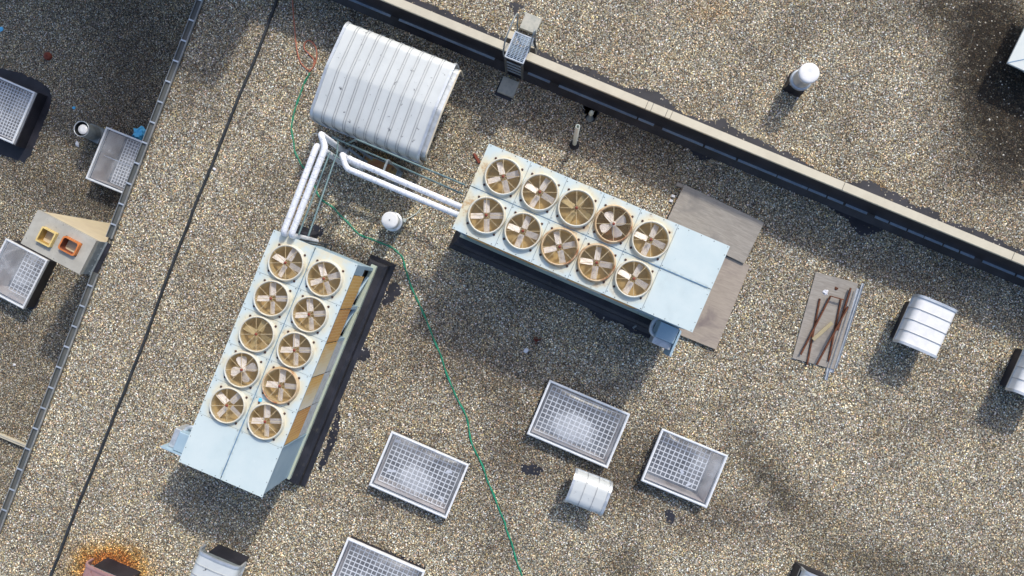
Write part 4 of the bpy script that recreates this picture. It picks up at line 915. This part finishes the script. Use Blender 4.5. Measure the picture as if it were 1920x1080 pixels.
mb = MB(); mb.lathe([(0.15, 0.86), (0.158, 0.88), (0.15, 0.90), (0.02, 0.91), (0.0, 0.90)], 28); obj('disc', mb, M['white'], t)
# upright pvc pipe, lead-clad stub
a = G(1076.7, 272, 0); b_ = G(1083.5, 237, 1.75)
mb = MB(); d = b_-Vector((a.x, a.y, 0.18)); P0 = Vector((0, 0, 0.18))
n_ = 20; q_ = d.normalized(); sx = q_.cross(Vector((0, 1, 0))).normalized(); sy = q_.cross(sx)
rings = []
for r_, tt in ((0.058, 0), (0.058, 1), (0.044, 1), (0.044, 0.6)):
    rings += [P0+d*tt+sx*r_*math.cos(2*PI*k/n_)+sy*r_*math.sin(2*PI*k/n_) for k in range(n_)]
mb.add(rings, [(i*n_+k, i*n_+(k+1) % n_, (i+1)*n_+(k+1) % n_, (i+1)*n_+k) for i in range(3) for k in range(n_)], True); mb.add(rings[-n_:], [tuple(range(n_))])
t = thing('vent_pipe', Matrix.Translation(a), 'upright open pale plastic pipe near the dividing wall', 'pipe')
obj('pipe', mb, M['pvc'], t); mb = MB(); mb.lathe([(0.0, 0.22), (0.07, 0.20), (0.075, 0.05), (0.14, 0.005)], 16); obj('collar', mb, M['membrane'], t)
a = G(1106, 222, 0); t = thing('vent_stub', Matrix.Translation(a), 'short vent stub with a pointed white cap at the foot of the dividing wall', 'pipe')
mb = MB(); mb.lathe([(0.10, 0.004), (0.05, 0.05), (0.045, 0.5)], 16); obj('pipe', mb, M['galv_dull'], t)
mb = MB(); mb.lathe([(0.058, 0.48), (0.064, 0.56), (0.058, 0.68), (0.03, 0.76), (0.0, 0.78)], 16); obj('cap', mb, M['pvc'], t)

# ------------------------------------------------------------------ stile over the wall
gz = WZ+0.22
MG, gw, gh = rect([(967, 60), (997, 74), (981, 118), (949, 105)], gz, 0)
t = thing('access_stile', MG, 'galvanised grating step over stile with handrails straddling the dividing wall', 'ladder')
mb = MB()
for k in range(17): y = -gh/2+gh*k/16; mb.box(-gw/2, gw/2, y-0.006, y+0.006, gz-0.03, gz)
for k in range(6): x = -gw/2+gw*k/5; mb.box(x-0.006, x+0.006, -gh/2, gh/2, gz-0.028, gz+0.003)
obj('grating', mb, M['strip'], t)
mb = MB()
for q_ in ((-gw/2-.025, gw/2+.025, gh/2+.007, gh/2+.03), (-gw/2-.025, gw/2+.025, -gh/2-.03, -gh/2-.007), (-gw/2-.03, -gw/2-.0065, -gh/2-.006, gh/2+.006), (gw/2+.0065, gw/2+.03, -gh/2-.006, gh/2+.006)): mb.box(*q_, gz-0.07, gz+0.006)
obj('frame', mb, M['galv'], t)
for s_ in (-1, 1):
    mb = MB(); mb.bar((s_*(gw/2), -gh/2-0.05, gz-0.05), (s_*(gw/2), -gh/2-0.10, 0.55), 0.03, 0.06); obj('stringer', mb, M['edge_dark'], t)
    mb = MB(); mb.bar((s_*(gw/2), gh/2+0.05, gz-0.05), (s_*(gw/2), gh/2+0.25, 0.10), 0.03, 0.06); obj('stringer', mb, M['galv_dull'], t)
for k in range(4):
    f_ = (k+1)/5; y = -gh/2-0.05-0.05*f_; zz = gz-0.05-(gz-0.62)*f_
    mb = MB(); mb.box(-gw/2+.016, gw/2-.016, y-0.015, y+0.02, zz-0.015, zz+0.01); obj('rung', mb, M['galv_dull'], t)
    zz = gz-0.05-(gz-0.07)*f_; y = gh/2+0.05+0.2*f_
    mb = MB(); mb.box(-gw/2+.016, gw/2-.016, y-0.03, y+0.03, zz-0.015, zz+0.01); obj('rung', mb, M['galv_dull'], t)
for s_, pts in ((-1, [(-gw/2-0.04, -gh/2-0.02, gz-0.05), (-gw/2-0.04, -gh/2-0.05, gz+0.35), (-gw/2-0.04, -gh/2+0.12, gz+0.75), (-gw/2-0.04, gh/2+0.05, gz+0.80), (-gw/2-0.04, gh/2+0.30, gz+0.60), (-gw/2-0.03, gh/2+0.12, gz-0.6)]),
              (1, [(gw/2+0.04, gh/2-0.35, gz-0.03), (gw/2+0.04, gh/2-0.20, gz+0.30), (gw/2+0.04, gh/2+0.10, gz+0.55), (gw/2+0.03, gh/2+0.10, gz-0.5)])):
    mb = MB(); mb.tube(pts, 0.020, 8, round_=0.15); obj('handrail', mb, M['galv_dull'], t)
for cc, lab in (([(952, 55), (966, 61), (961, 75), (947, 69)], 'cream block left of the stile behind the dividing wall'), ([(998, 76), (1009, 81), (1004, 93), (993, 88)], 'cream block right of the stile behind the dividing wall')):
    Mx, w, h = rect(cc, 0.5, 0); mb = MB(); mb.box(-w/2, w/2, -h/2, h/2, 0, 0.5, 0.01)
    tag(obj('support_block', mb, M['coping'], None, Mx), lab, 'block', 'cream blocks at the stile')
for cc, z_, lab in (([(986, 22), (1016, 35), (1004, 64), (974, 52)], 0.12, 'pale concrete paver at the far foot of the stile'), ([(944, 142), (974, 154), (962, 183), (932, 171)], 0.12, 'grey concrete paver on the near side of the stile')):
    Mx, w, h = rect(cc, z_, 0); mb = MB(); mb.box(-w/2, w/2, -h/2, h/2, 0.006, z_, 0.012)
    tag(obj('paver', mb, M['paver'], None, Mx), lab, 'paver', 'concrete pavers by the stile')
Mx, w, h = rect([(941, 148), (971, 160), (958, 190), (925, 177)], 0.02, 0); mb = MB(); mb.box(-w/2, w/2, -h/2, h/2, 0.003, 0.018)
tag(obj('rubber_pad', mb, M['membrane'], None, Mx), 'black rubber pad sticking out under the near concrete paver', 'pad')

# ------------------------------------------------------------------ plywood and scrap
def board(cc, z, th, mt, name, label, cat, group=None):
    Mx, w, h = rect(cc, z, z-th); mb = MB(); mb.box(-w/2, w/2, -h/2, h/2, 0, th, 0.004)
    return tag(obj(name, mb, M[mt], None, Mx), label, cat, group)
board([(1365, 481), (1406, 497), (1343, 656), (1262, 622)], 0.10, 0.02, 'ply_brown', 'plywood_sheet', 'brown stained plywood sheet lying at the end of the right condenser unit', 'plywood', 'plywood sheets under the right unit') if False else None
p0 = G(1406, 497, .1); 
board([(1313, 460), (1406, 498), (1343, 656), (1250, 618)], 0.10, 0.02, 'ply_brown', 'plywood_sheet', 'brown stained plywood sheet lying below the end of the right condenser unit', 'plywood', 'plywood sheets at the right unit')
board([(1283, 346), (1434, 417), (1395, 494), (1246, 423)], 0.17, 0.02, 'ply', 'plywood_sheet', 'grey weathered plywood sheet sticking out behind the right condenser unit', 'plywood', 'plywood sheets at the right unit')
mb = MB(); mb.bar(G(1268, 345, 0)+Vector((0, 0, .04)), G(1300, 360, 0)+Vector((0, 0, .04)), 0.1, 0.07)
for x, y in ((1262, 368), (1258, 377)):
    Mx = frame2(G(x, y, 0), Vector((1, -.4, 0)));
    m3 = MB(); m3.box(-0.05, 0.05, -0.035, 0.035, 0, 0.05, 0.01)
    tag(obj('brick_fragment', m3, M['paper'], None, Mx), 'white brick fragment beside the grey plywood, '+('upper one' if y == 368 else 'lower one'), 'brick', 'white brick fragments')
put('timber_bearer', mb, 'ply', 'short grey timber bearer under the corner of the grey plywood', 'timber')
board([(1531, 511), (1612, 531), (1563, 692), (1484, 672)], 0.045, 0.022, 'ply', 'plywood_board', 'small plywood board carrying rusty steel angles', 'plywood')
rg = 'rusty steel angles on the small plywood board'
def angle(x0, y0, x1, y1, z, label, w=0.055):
    a = G(x0, y0, z); b_ = G(x1, y1, z); o = (a+b_)/2; Mx = frame2(o, b_-a, z); L = (b_-a).length/2
    mb = MB(); mb.box(-L, L, -w/2, w/2, 0, 0.006); mb.box(-L, L, -w/2, -w/2+0.006, 0.0065, w)
    return tag(obj('steel_angle', mb, M['rust'], None, Mx), label, 'steel angle', rg)
angle(1537, 560, 1513, 684, 0.048, 'leftmost rusty steel angle on the small plywood board')
angle(1557, 555, 1501, 665, 0.112, 'rusty steel angle slanting down to the board\'s lower left corner')
angle(1557, 555, 1582, 562, 0.17, 'short rusty crosspiece near the white scrap', 0.03)
angle(1577, 560, 1553, 678, 0.048, 'rusty steel angle standing upright next to the galvanised channels')
angle(1595, 540, 1570, 620, 0.112, 'short rusty steel angle touching the tops of the galvanised channels')
angle(1590, 575, 1531, 684, 0.18, 'rusty steel angle crossing over the others to the board bottom')
for (x0, y0, x1, y1, w, mt, lab, z) in ((1599, 545, 1550, 700, 0.075, 'galv', 'narrow blue grey channel nearest the rusty angles', 0.05), (1609, 541, 1558, 698, 0.11, 'alu', 'wide pale galvanised channel in the middle of the three', 0.03), (1618, 531, 1566, 690, 0.07, 'galv', 'outermost galvanised channel with a toothed edge', 0.03), (1552, 697, 1548, 712, 0.07, 'alu', 'short white channel end piece at the bottom of the bundle', 0.06)):
    a = G(x0, y0, z); b_ = G(x1, y1, z); Mx = frame2((a+b_)/2, b_-a, z-0.02); L = (b_-a).length/2
    mb = MB(); mb.box(-L, L, -w/2, w/2, 0, 0.004); mb.box(-L, L, -w/2, -w/2+0.004, 0.0045, 0.05); mb.box(-L, L, w/2-0.004, w/2, 0.0045, 0.05)
    tag(obj('metal_channel', mb, M[mt], None, Mx), lab, 'metal channel', 'galvanised channels beside the plywood board')
a = G(1524, 637, .12); b_ = G(1560, 605, .12); Mx = frame2((a+b_)/2, b_-a, 0.12); L = (b_-a).length/2
mb = MB(); mb.box(-L, L, -.05, .05, 0, .02, 0.003); tag(obj('timber_offcut', mb, M['timber'], None, Mx), 'cream timber offcut lying among the rusty angles', 'timber')
def scrap(x, y, z, s, mt, label, cat, name, seed, n_=14, hh=0.03, el=1.0, ang=0):
    rr = random.Random(seed); o = G(x, y, z); mb = MB(); top = []; 
    for k in range(n_):
        a = 2*PI*k/n_; r_ = s*(0.7+0.5*rr.random()); top.append((r_*math.cos(a)*el, r_*math.sin(a), 0))
    mid = [(x_*0.6, y_*0.6, hh*(0.6+0.8*rr.random())) for x_, y_, _ in top]; ap = (0, 0, hh*0.8)
    vs = top+mid+[ap]; fs = [(k, (k+1) % n_, n_+(k+1) % n_, n_+k) for k in range(n_)]+[(n_+k, n_+(k+1) % n_, 2*n_) for k in range(n_)]
    mb.add(vs, fs); return tag(obj(name, mb, M[mt], None, Matrix.Translation(o) @ Matrix.Rotation(R(ang), 4, 'Z')), label, cat)
scrap(1548, 548, 0.05, 0.08, 'paper', 'crumpled white scrap on the plywood above the rusty angles', 'scrap', 'paper_scrap', 1, hh=0.02)
scrap(1568, 541, 0.05, 0.05, 'rust', 'rusty lump on the plywood right of the white scrap', 'scrap', 'rusty_lump', 2)
scrap(262, 250, LOW+.02, 0.25, 'blue', 'bright blue plastic bag beside the metal roof edge', 'bag', 'plastic_bag', 3, 18, 0.10)
scrap(139, 202, LOW+.02, 0.06, 'blue', 'tiny blue plastic scrap on the dark lower gravel', 'scrap', 'plastic_scrap', 4)
scrap(2, 55, LOW+.02, 0.08, 'blue', 'small blue scrap at the upper left picture edge', 'scrap', 'plastic_scrap', 5)
scrap(986, 657, 0.01, 0.075, 'paper', 'small white scrap on the gravel in the right unit\'s shadow', 'scrap', 'paper_scrap', 6, 9)
scrap(145, 270, LOW+.02, 0.12, 'paper', 'grey white scrap below the open drum vent', 'scrap', 'paper_scrap', 7, 9, 0.03, 0.6, 20)
scrap(655, 777, 0.01, 0.05, 'paper', 'tiny white scrap right of the left unit\'s black curb', 'scrap', 'paper_scrap', 8, 9)
scrap(27, 684, LOW+.02, 0.05, 'paper', 'tiny white scrap at the left edge of the lower roof', 'scrap', 'paper_scrap', 9, 9)
scrap(402, 317, 0.01, 0.06, 'paper', 'small pale scrap touching the black cable', 'scrap', 'paper_scrap', 10, 9, 0.03, 0.6, 60)
for nm, x, y, z in (('rust_red_clump', 1005, 638, 0.0),):
    mb = MB(); rr = random.Random(5)
    for k in range(46):
        a = rr.uniform(0, 2*PI); r_ = abs(rr.gauss(0, 0.055)); s_ = rr.uniform(0.012, 0.026); mb.mat = Matrix.Translation((r_*math.cos(a), r_*math.sin(a), 0.012)) @ Matrix.Rotation(a*3, 4, 'Z')
        mb.add([(-s_, 0, 0), (0, -s_, 0), (s_, 0, 0), (0, s_, 0), (0, 0, s_*.8)], [(0, 1, 4), (1, 2, 4), (2, 3, 4), (3, 0, 4)])
    tag(obj(nm, mb, M['leaf_stain'], None, Matrix.Translation(G(x, y, z))), 'dark red clump of crumbs on the shaded gravel', 'debris')
a = G(87, 104, LOW+.1); mb = MB(); mb.lathe([(0.13, 0.0), (0.13, 0.06), (0.10, 0.10), (0.0, 0.11)], 20); mb.lathe([(0.03, 0.10), (0.03, 0.15), (0, 0.15)], 8)
tag(obj('roof_drain', mb, M['hub'], None, Matrix.Translation((a.x, a.y, LOW))), 'round rust red drain cap on the shaded lower roof', 'drain cap')
mb = MB(); mb.box(-.16, .16, -.04, .04, 0, .05, .01); tag(obj('rusty_offcut', mb, M['hub'], None, frame2(G(894, 297, 0), Vector((.5, -.86, 0)))), 'small rust red offcut left of the right condenser unit', 'scrap')
scrap(488, 750, HC+0.008, 0.055, 'blue', 'tiny blue clip lying on the left condenser unit between fans', 'clip', 'plastic_clip', 21, 9, 0.02)

# ------------------------------------------------------------------ hoses and cable
def smooth(pts, k=6):
    out = []; n_ = len(pts)
    for i in range(n_-1):
        p0 = pts[max(i-1, 0)]; p1 = pts[i]; p2 = pts[i+1]; p3 = pts[min(i+2, n_-1)]
        for j in range(k):
            t_ = j/k; out.append(0.5*((2*p1)+(p2-p0)*t_+(2*p0-5*p1+4*p2-p3)*t_*t_+(3*p1-p0-3*p2+p3)*t_**3))
    out.append(pts[-1]); return out
def hose(pts, r, mt, name, label, cat, wob=0.0, twin=0.0, z=0.02):
    P_ = smooth([G(x, y, 0)+Vector((0, 0, z)) for x, y in pts]); mb = MB(); o = P_[0].copy(); o.z = 0
    for s_ in ((-1, 1) if twin else (0,)):
        Q = []
        for i, p in enumerate(P_):
            tn = (P_[min(i+1, len(P_)-1)]-P_[max(i-1, 0)]).normalized(); nn = Vector((-tn.y, tn.x, 0))
            Q.append(p-o+nn*(s_*twin*math.sin(i*0.9+1)+wob*math.sin(i*0.55+math.sin(i*.21)*2))+Vector((0, 0, s_*0.006)))
        mb.tube(Q, r, 8)
    return tag(obj(name, mb, M[mt], None, Matrix.Translation(o)), label, cat)
hose([(581, 136), (570, 160), (556, 195), (549, 222), (548, 245), (553, 280), (563, 305), (578, 322), (589, 345), (598, 368), (625, 390), (648, 413), (672, 438), (700, 449), (728, 461), (750, 476), (761, 503), (772, 540), (790, 580), (812, 630), (831, 680), (851, 735), (875, 780), (885, 830), (905, 875), (922, 920), (945, 975), (948, 990), (960, 1020), (972, 1060), (985, 1100)], 0.0135, 'green', 'garden_hose', 'green hose snaking from the huge vent hood down past both condenser units', 'hose', 0.012, 0.014)
hose([(547, -20), (551, 30), (554, 70), (558, 100), (566, 120), (580, 132), (590, 122), (594, 105), (592, 88), (582, 77), (573, 80), (571, 92), (580, 102), (589, 112), (588, 124), (580, 136)], 0.018, 'red', 'red_hose', 'thin red hose looping beside the huge vent hood', 'hose', 0.004)
hose([(530, -25), (520, 0), (480, 107), (447, 185), (414, 270), (370, 377), (350, 430), (326, 492), (300, 560), (264, 658), (231, 741), (207, 800), (175, 880), (150, 940), (117, 1025), (96, 1080), (80, 1120)], 0.044, 'dark', 'black_cable', 'thick black cable running straight across the gravel left of the units', 'cable', 0.006)
for cc, r_, lab in (([(1168, 560), (1172, 585), (1166, 598)], 0.02, 'thin grey tube hanging below the right unit, left one'), ([(1212, 590), (1198, 605), (1186, 615)], 0.03, 'thicker grey tube hanging below the right unit, right one')):
    hose(cc, r_, 'galv_dull', 'drain_tube', lab, 'tube', z=0.05)
# ridge on the lower roof
a = G(-30, 800, LOW); b_ = G(62, 838, LOW); mb = MB(); d = frame2((a+b_)/2, b_-a, LOW); L = (b_-a).length/2
mb.box(-L, L, -0.05, 0.02, 0, 0.16); mb.box(-L, L, 0.021, 0.06, 0.10, 0.19)
tag(obj('low_curb', mb, M['coping'], None, d), 'low pale curb on the lower roof meeting the metal roof edge', 'curb')

# ------------------------------------------------------------------ cabinet at the right picture edge
cz_ = 0.75
MK = frame2(G(1889, 118, cz_), G(1925, 45, cz_)-G(1889, 118, cz_), 0)
t = thing('metal_cabinet', MK, 'pale metal cabinet poking in at the upper right picture edge', 'cabinet')
# x along left edge (up-right), y to the left of it; body lies to -y
mb = MB(); mb.box(0, 2.2, -1.6, 0, cz_-0.05, cz_, 0.004); obj('lid', mb, M['cabinet'], t)
mb = MB(); mb.bar((0.01, -0.01, cz_+0.004), (0.62, -0.80, cz_+0.004), 0.025, 0.006); obj('top_seam', mb, M['unit_dark'], t)
mb = MB(); mb.box(0.40, 2.0, -1.4, -0.30, 0, cz_-0.051); obj('body', mb, M['unit'], t)
mb = MB()
for k in range(3): mb.box(0.95+k*0.09, 1.0+k*0.09, -0.22-0.05*k, -0.10-0.03*k, cz_+0.001, cz_+0.006)
obj('marking', mb, M['dark'], t)

# ------------------------------------------------------------------ penthouse beyond the picture (casts the shadow at upper left)
p = G(585, -150, 0); Mx = frame2(p, -wd, 0)
t = thing('penthouse', Mx, 'rendered penthouse beyond the dividing wall, outside the picture', 'building')
mb = MB(); mb.box(0, 16, -9, 0, 0.0, 4.7); 
sgn = 1 if (Mx.inverted() @ (p+wn)).y > 0 else -1
if sgn > 0: mb = MB(); mb.box(0, 16, 0, 9, 0.0, 4.7)
obj('walls', mb, M['facade'], t); mb = MB(); mb.box(-.1, 16.1, -0.1 if sgn > 0 else -9.1, 9.1 if sgn > 0 else 0.1, 4.701, 4.85); obj('roof', mb, M['concrete'], t)

# ------------------------------------------------------------------ loose stones on the bare membrane
def stones(name, pts, size, mts, seed=3):
    rs = np.random.default_rng(seed); pts = np.array(pts); n_ = len(pts)
    base = np.array([(1, 0, 0), (.5, .87, 0), (-.5, .87, 0), (-1, 0, 0), (-.5, -.87, 0), (.5, -.87, 0), (0, 0, .75)])
    V = np.empty((n_, 7, 3)); an = rs.uniform(0, 6.28, n_); s_ = rs.uniform(size*.55, size*1.25, n_); el = rs.uniform(.6, 1, n_)
    ca, sa = np.cos(an)[:, None], np.sin(an)[:, None]; jit = rs.uniform(.75, 1.2, (n_, 7))
    bx = base[None, :, 0]*jit; by = base[None, :, 1]*jit*el[:, None]
    V[:, :, 0] = pts[:, None, 0]+s_[:, None]*(bx*ca-by*sa); V[:, :, 1] = pts[:, None, 1]+s_[:, None]*(bx*sa+by*ca)
    V[:, :, 2] = pts[:, None, 2]+s_[:, None]*base[None, :, 2]*rs.uniform(.6, 1.1, (n_, 1))
    V[:, 6, :2] += s_[:, None]*rs.uniform(-.25, .25, (n_, 2))
    fb = np.array([(0, 1, 6), (1, 2, 6), (2, 3, 6), (3, 4, 6), (4, 5, 6), (5, 0, 6)])
    Fc = (fb[None]+np.arange(n_)[:, None, None]*7).reshape(-1)
    me = bpy.data.meshes.new(name); me.vertices.add(n_*7); me.vertices.foreach_set('co', V.reshape(-1))
    me.loops.add(len(Fc)); me.loops.foreach_set('vertex_index', Fc.astype(np.int32)); nf = len(Fc)//3
    me.polygons.add(nf); me.polygons.foreach_set('loop_start', np.arange(nf, dtype=np.int32)*3); me.polygons.foreach_set('loop_total', np.full(nf, 3, dtype=np.int32))
    me.materials.append(mts); me.update(calc_edges=True)
    o = bpy.data.objects.new(name, me); COL.objects.link(o); tag(o, kind='stuff'); return o
m, n, l, b, co = base_mat('loose_stone', 0.85)
geo = n.new('ShaderNodeNewGeometry'); r = ramp(n, [(0.0, (0.05, 0.045, 0.04)), (0.3, (0.16, 0.13, 0.10)), (0.6, (0.32, 0.28, 0.21)), (0.85, (0.50, 0.47, 0.40)), (1.0, (0.75, 0.73, 0.68))])
l.new(geo.outputs['Random Per Island'], r.inputs[0]); l.new(r.outputs[0], b.inputs['Base Color']); M['stone'] = m
for q in PATCHES[1:]+PATCHES[:1]:
    qa = np.array(q); lo_, hi_ = qa.min(0), qa.max(0); big = len(q) > 900
    for _ in range(260 if big else max(6, int((hi_-lo_).prod()*26))):
        if big:
            k_ = random.randrange(len(q)); x, y = q[k_][0]+random.gauss(0, .12), q[k_][1]+random.gauss(0, .12)
        else: x, y = random.uniform(lo_[0], hi_[0]), random.uniform(lo_[1], hi_[1])
        PEB.append((x, y, 0.008))
stones('loose_stones', PEB, 0.022, M['stone'])

def inside(P_, poly):
    poly = np.array([(p[0], p[1]) for p in poly]); r_ = np.zeros(len(P_), bool)
    bb = (P_[:, 0] > poly[:, 0].min()) & (P_[:, 0] < poly[:, 0].max()) & (P_[:, 1] > poly[:, 1].min()) & (P_[:, 1] < poly[:, 1].max())
    idx = np.nonzero(bb)[0]; Q = P_[idx]; res = np.zeros(len(Q), bool); n_ = len(poly); j = n_-1
    for i in range(n_):
        xi, yi = poly[i]; xj, yj = poly[j]
        if yi != yj:
            c_ = ((yi > Q[:, 1]) != (yj > Q[:, 1])) & (Q[:, 0] < (xj-xi)*(Q[:, 1]-yi)/(yj-yi)+xi); res ^= c_
        j = i
    r_[idx] = res; return r_
def field(name, z, mt, lst, polys, side, step=0.0345):
    c4 = [G(x, y, z) for x, y in ((-25, -25), (1945, -25), (1945, 1105), (-25, 1105))]
    x0 = min(c.x for c in c4); x1 = max(c.x for c in c4); y0 = min(c.y for c in c4); y1 = max(c.y for c in c4)
    xs = np.arange(x0, x1, step); ys = np.arange(y0, y1, step); A, B = np.meshgrid(xs, ys)
    P_ = np.stack([A.ravel(), B.ravel()], 1)+rng.uniform(-step*.62, step*.62, (A.size, 2))
    d = (P_[:, 0]-E0.x)*eN.x+(P_[:, 1]-E0.y)*eN.y
    P_ = P_[(d > 0.10) if side > 0 else (d < -0.12)]
    for q in polys: P_ = P_[~inside(P_, q)]
    for c, zz, zb in SKY.values():
        if zb == z:
            Mx, w, h = rect(c, zz, zb); P_ = P_[~inside(P_, [tuple((Mx @ Vector((sx*(w/2-0.05), sy*(h/2-0.05), 0)))[:2]) for sx, sy in ((-1, -1), (1, -1), (1, 1), (-1, 1))])]
    P_ = np.concatenate([P_, np.full((len(P_), 1), z+0.001)], 1)
    o = stones(name, P_, 0.0205, mt, 11); paint(o.data, z, lst); return o
field('gravel_stones', 0.0, M['stones'], stains_shade, PATCHES, 1)
field('lower_gravel_stones', LOW, M['stones_low'], low_stains_shade, LOWP, -1)
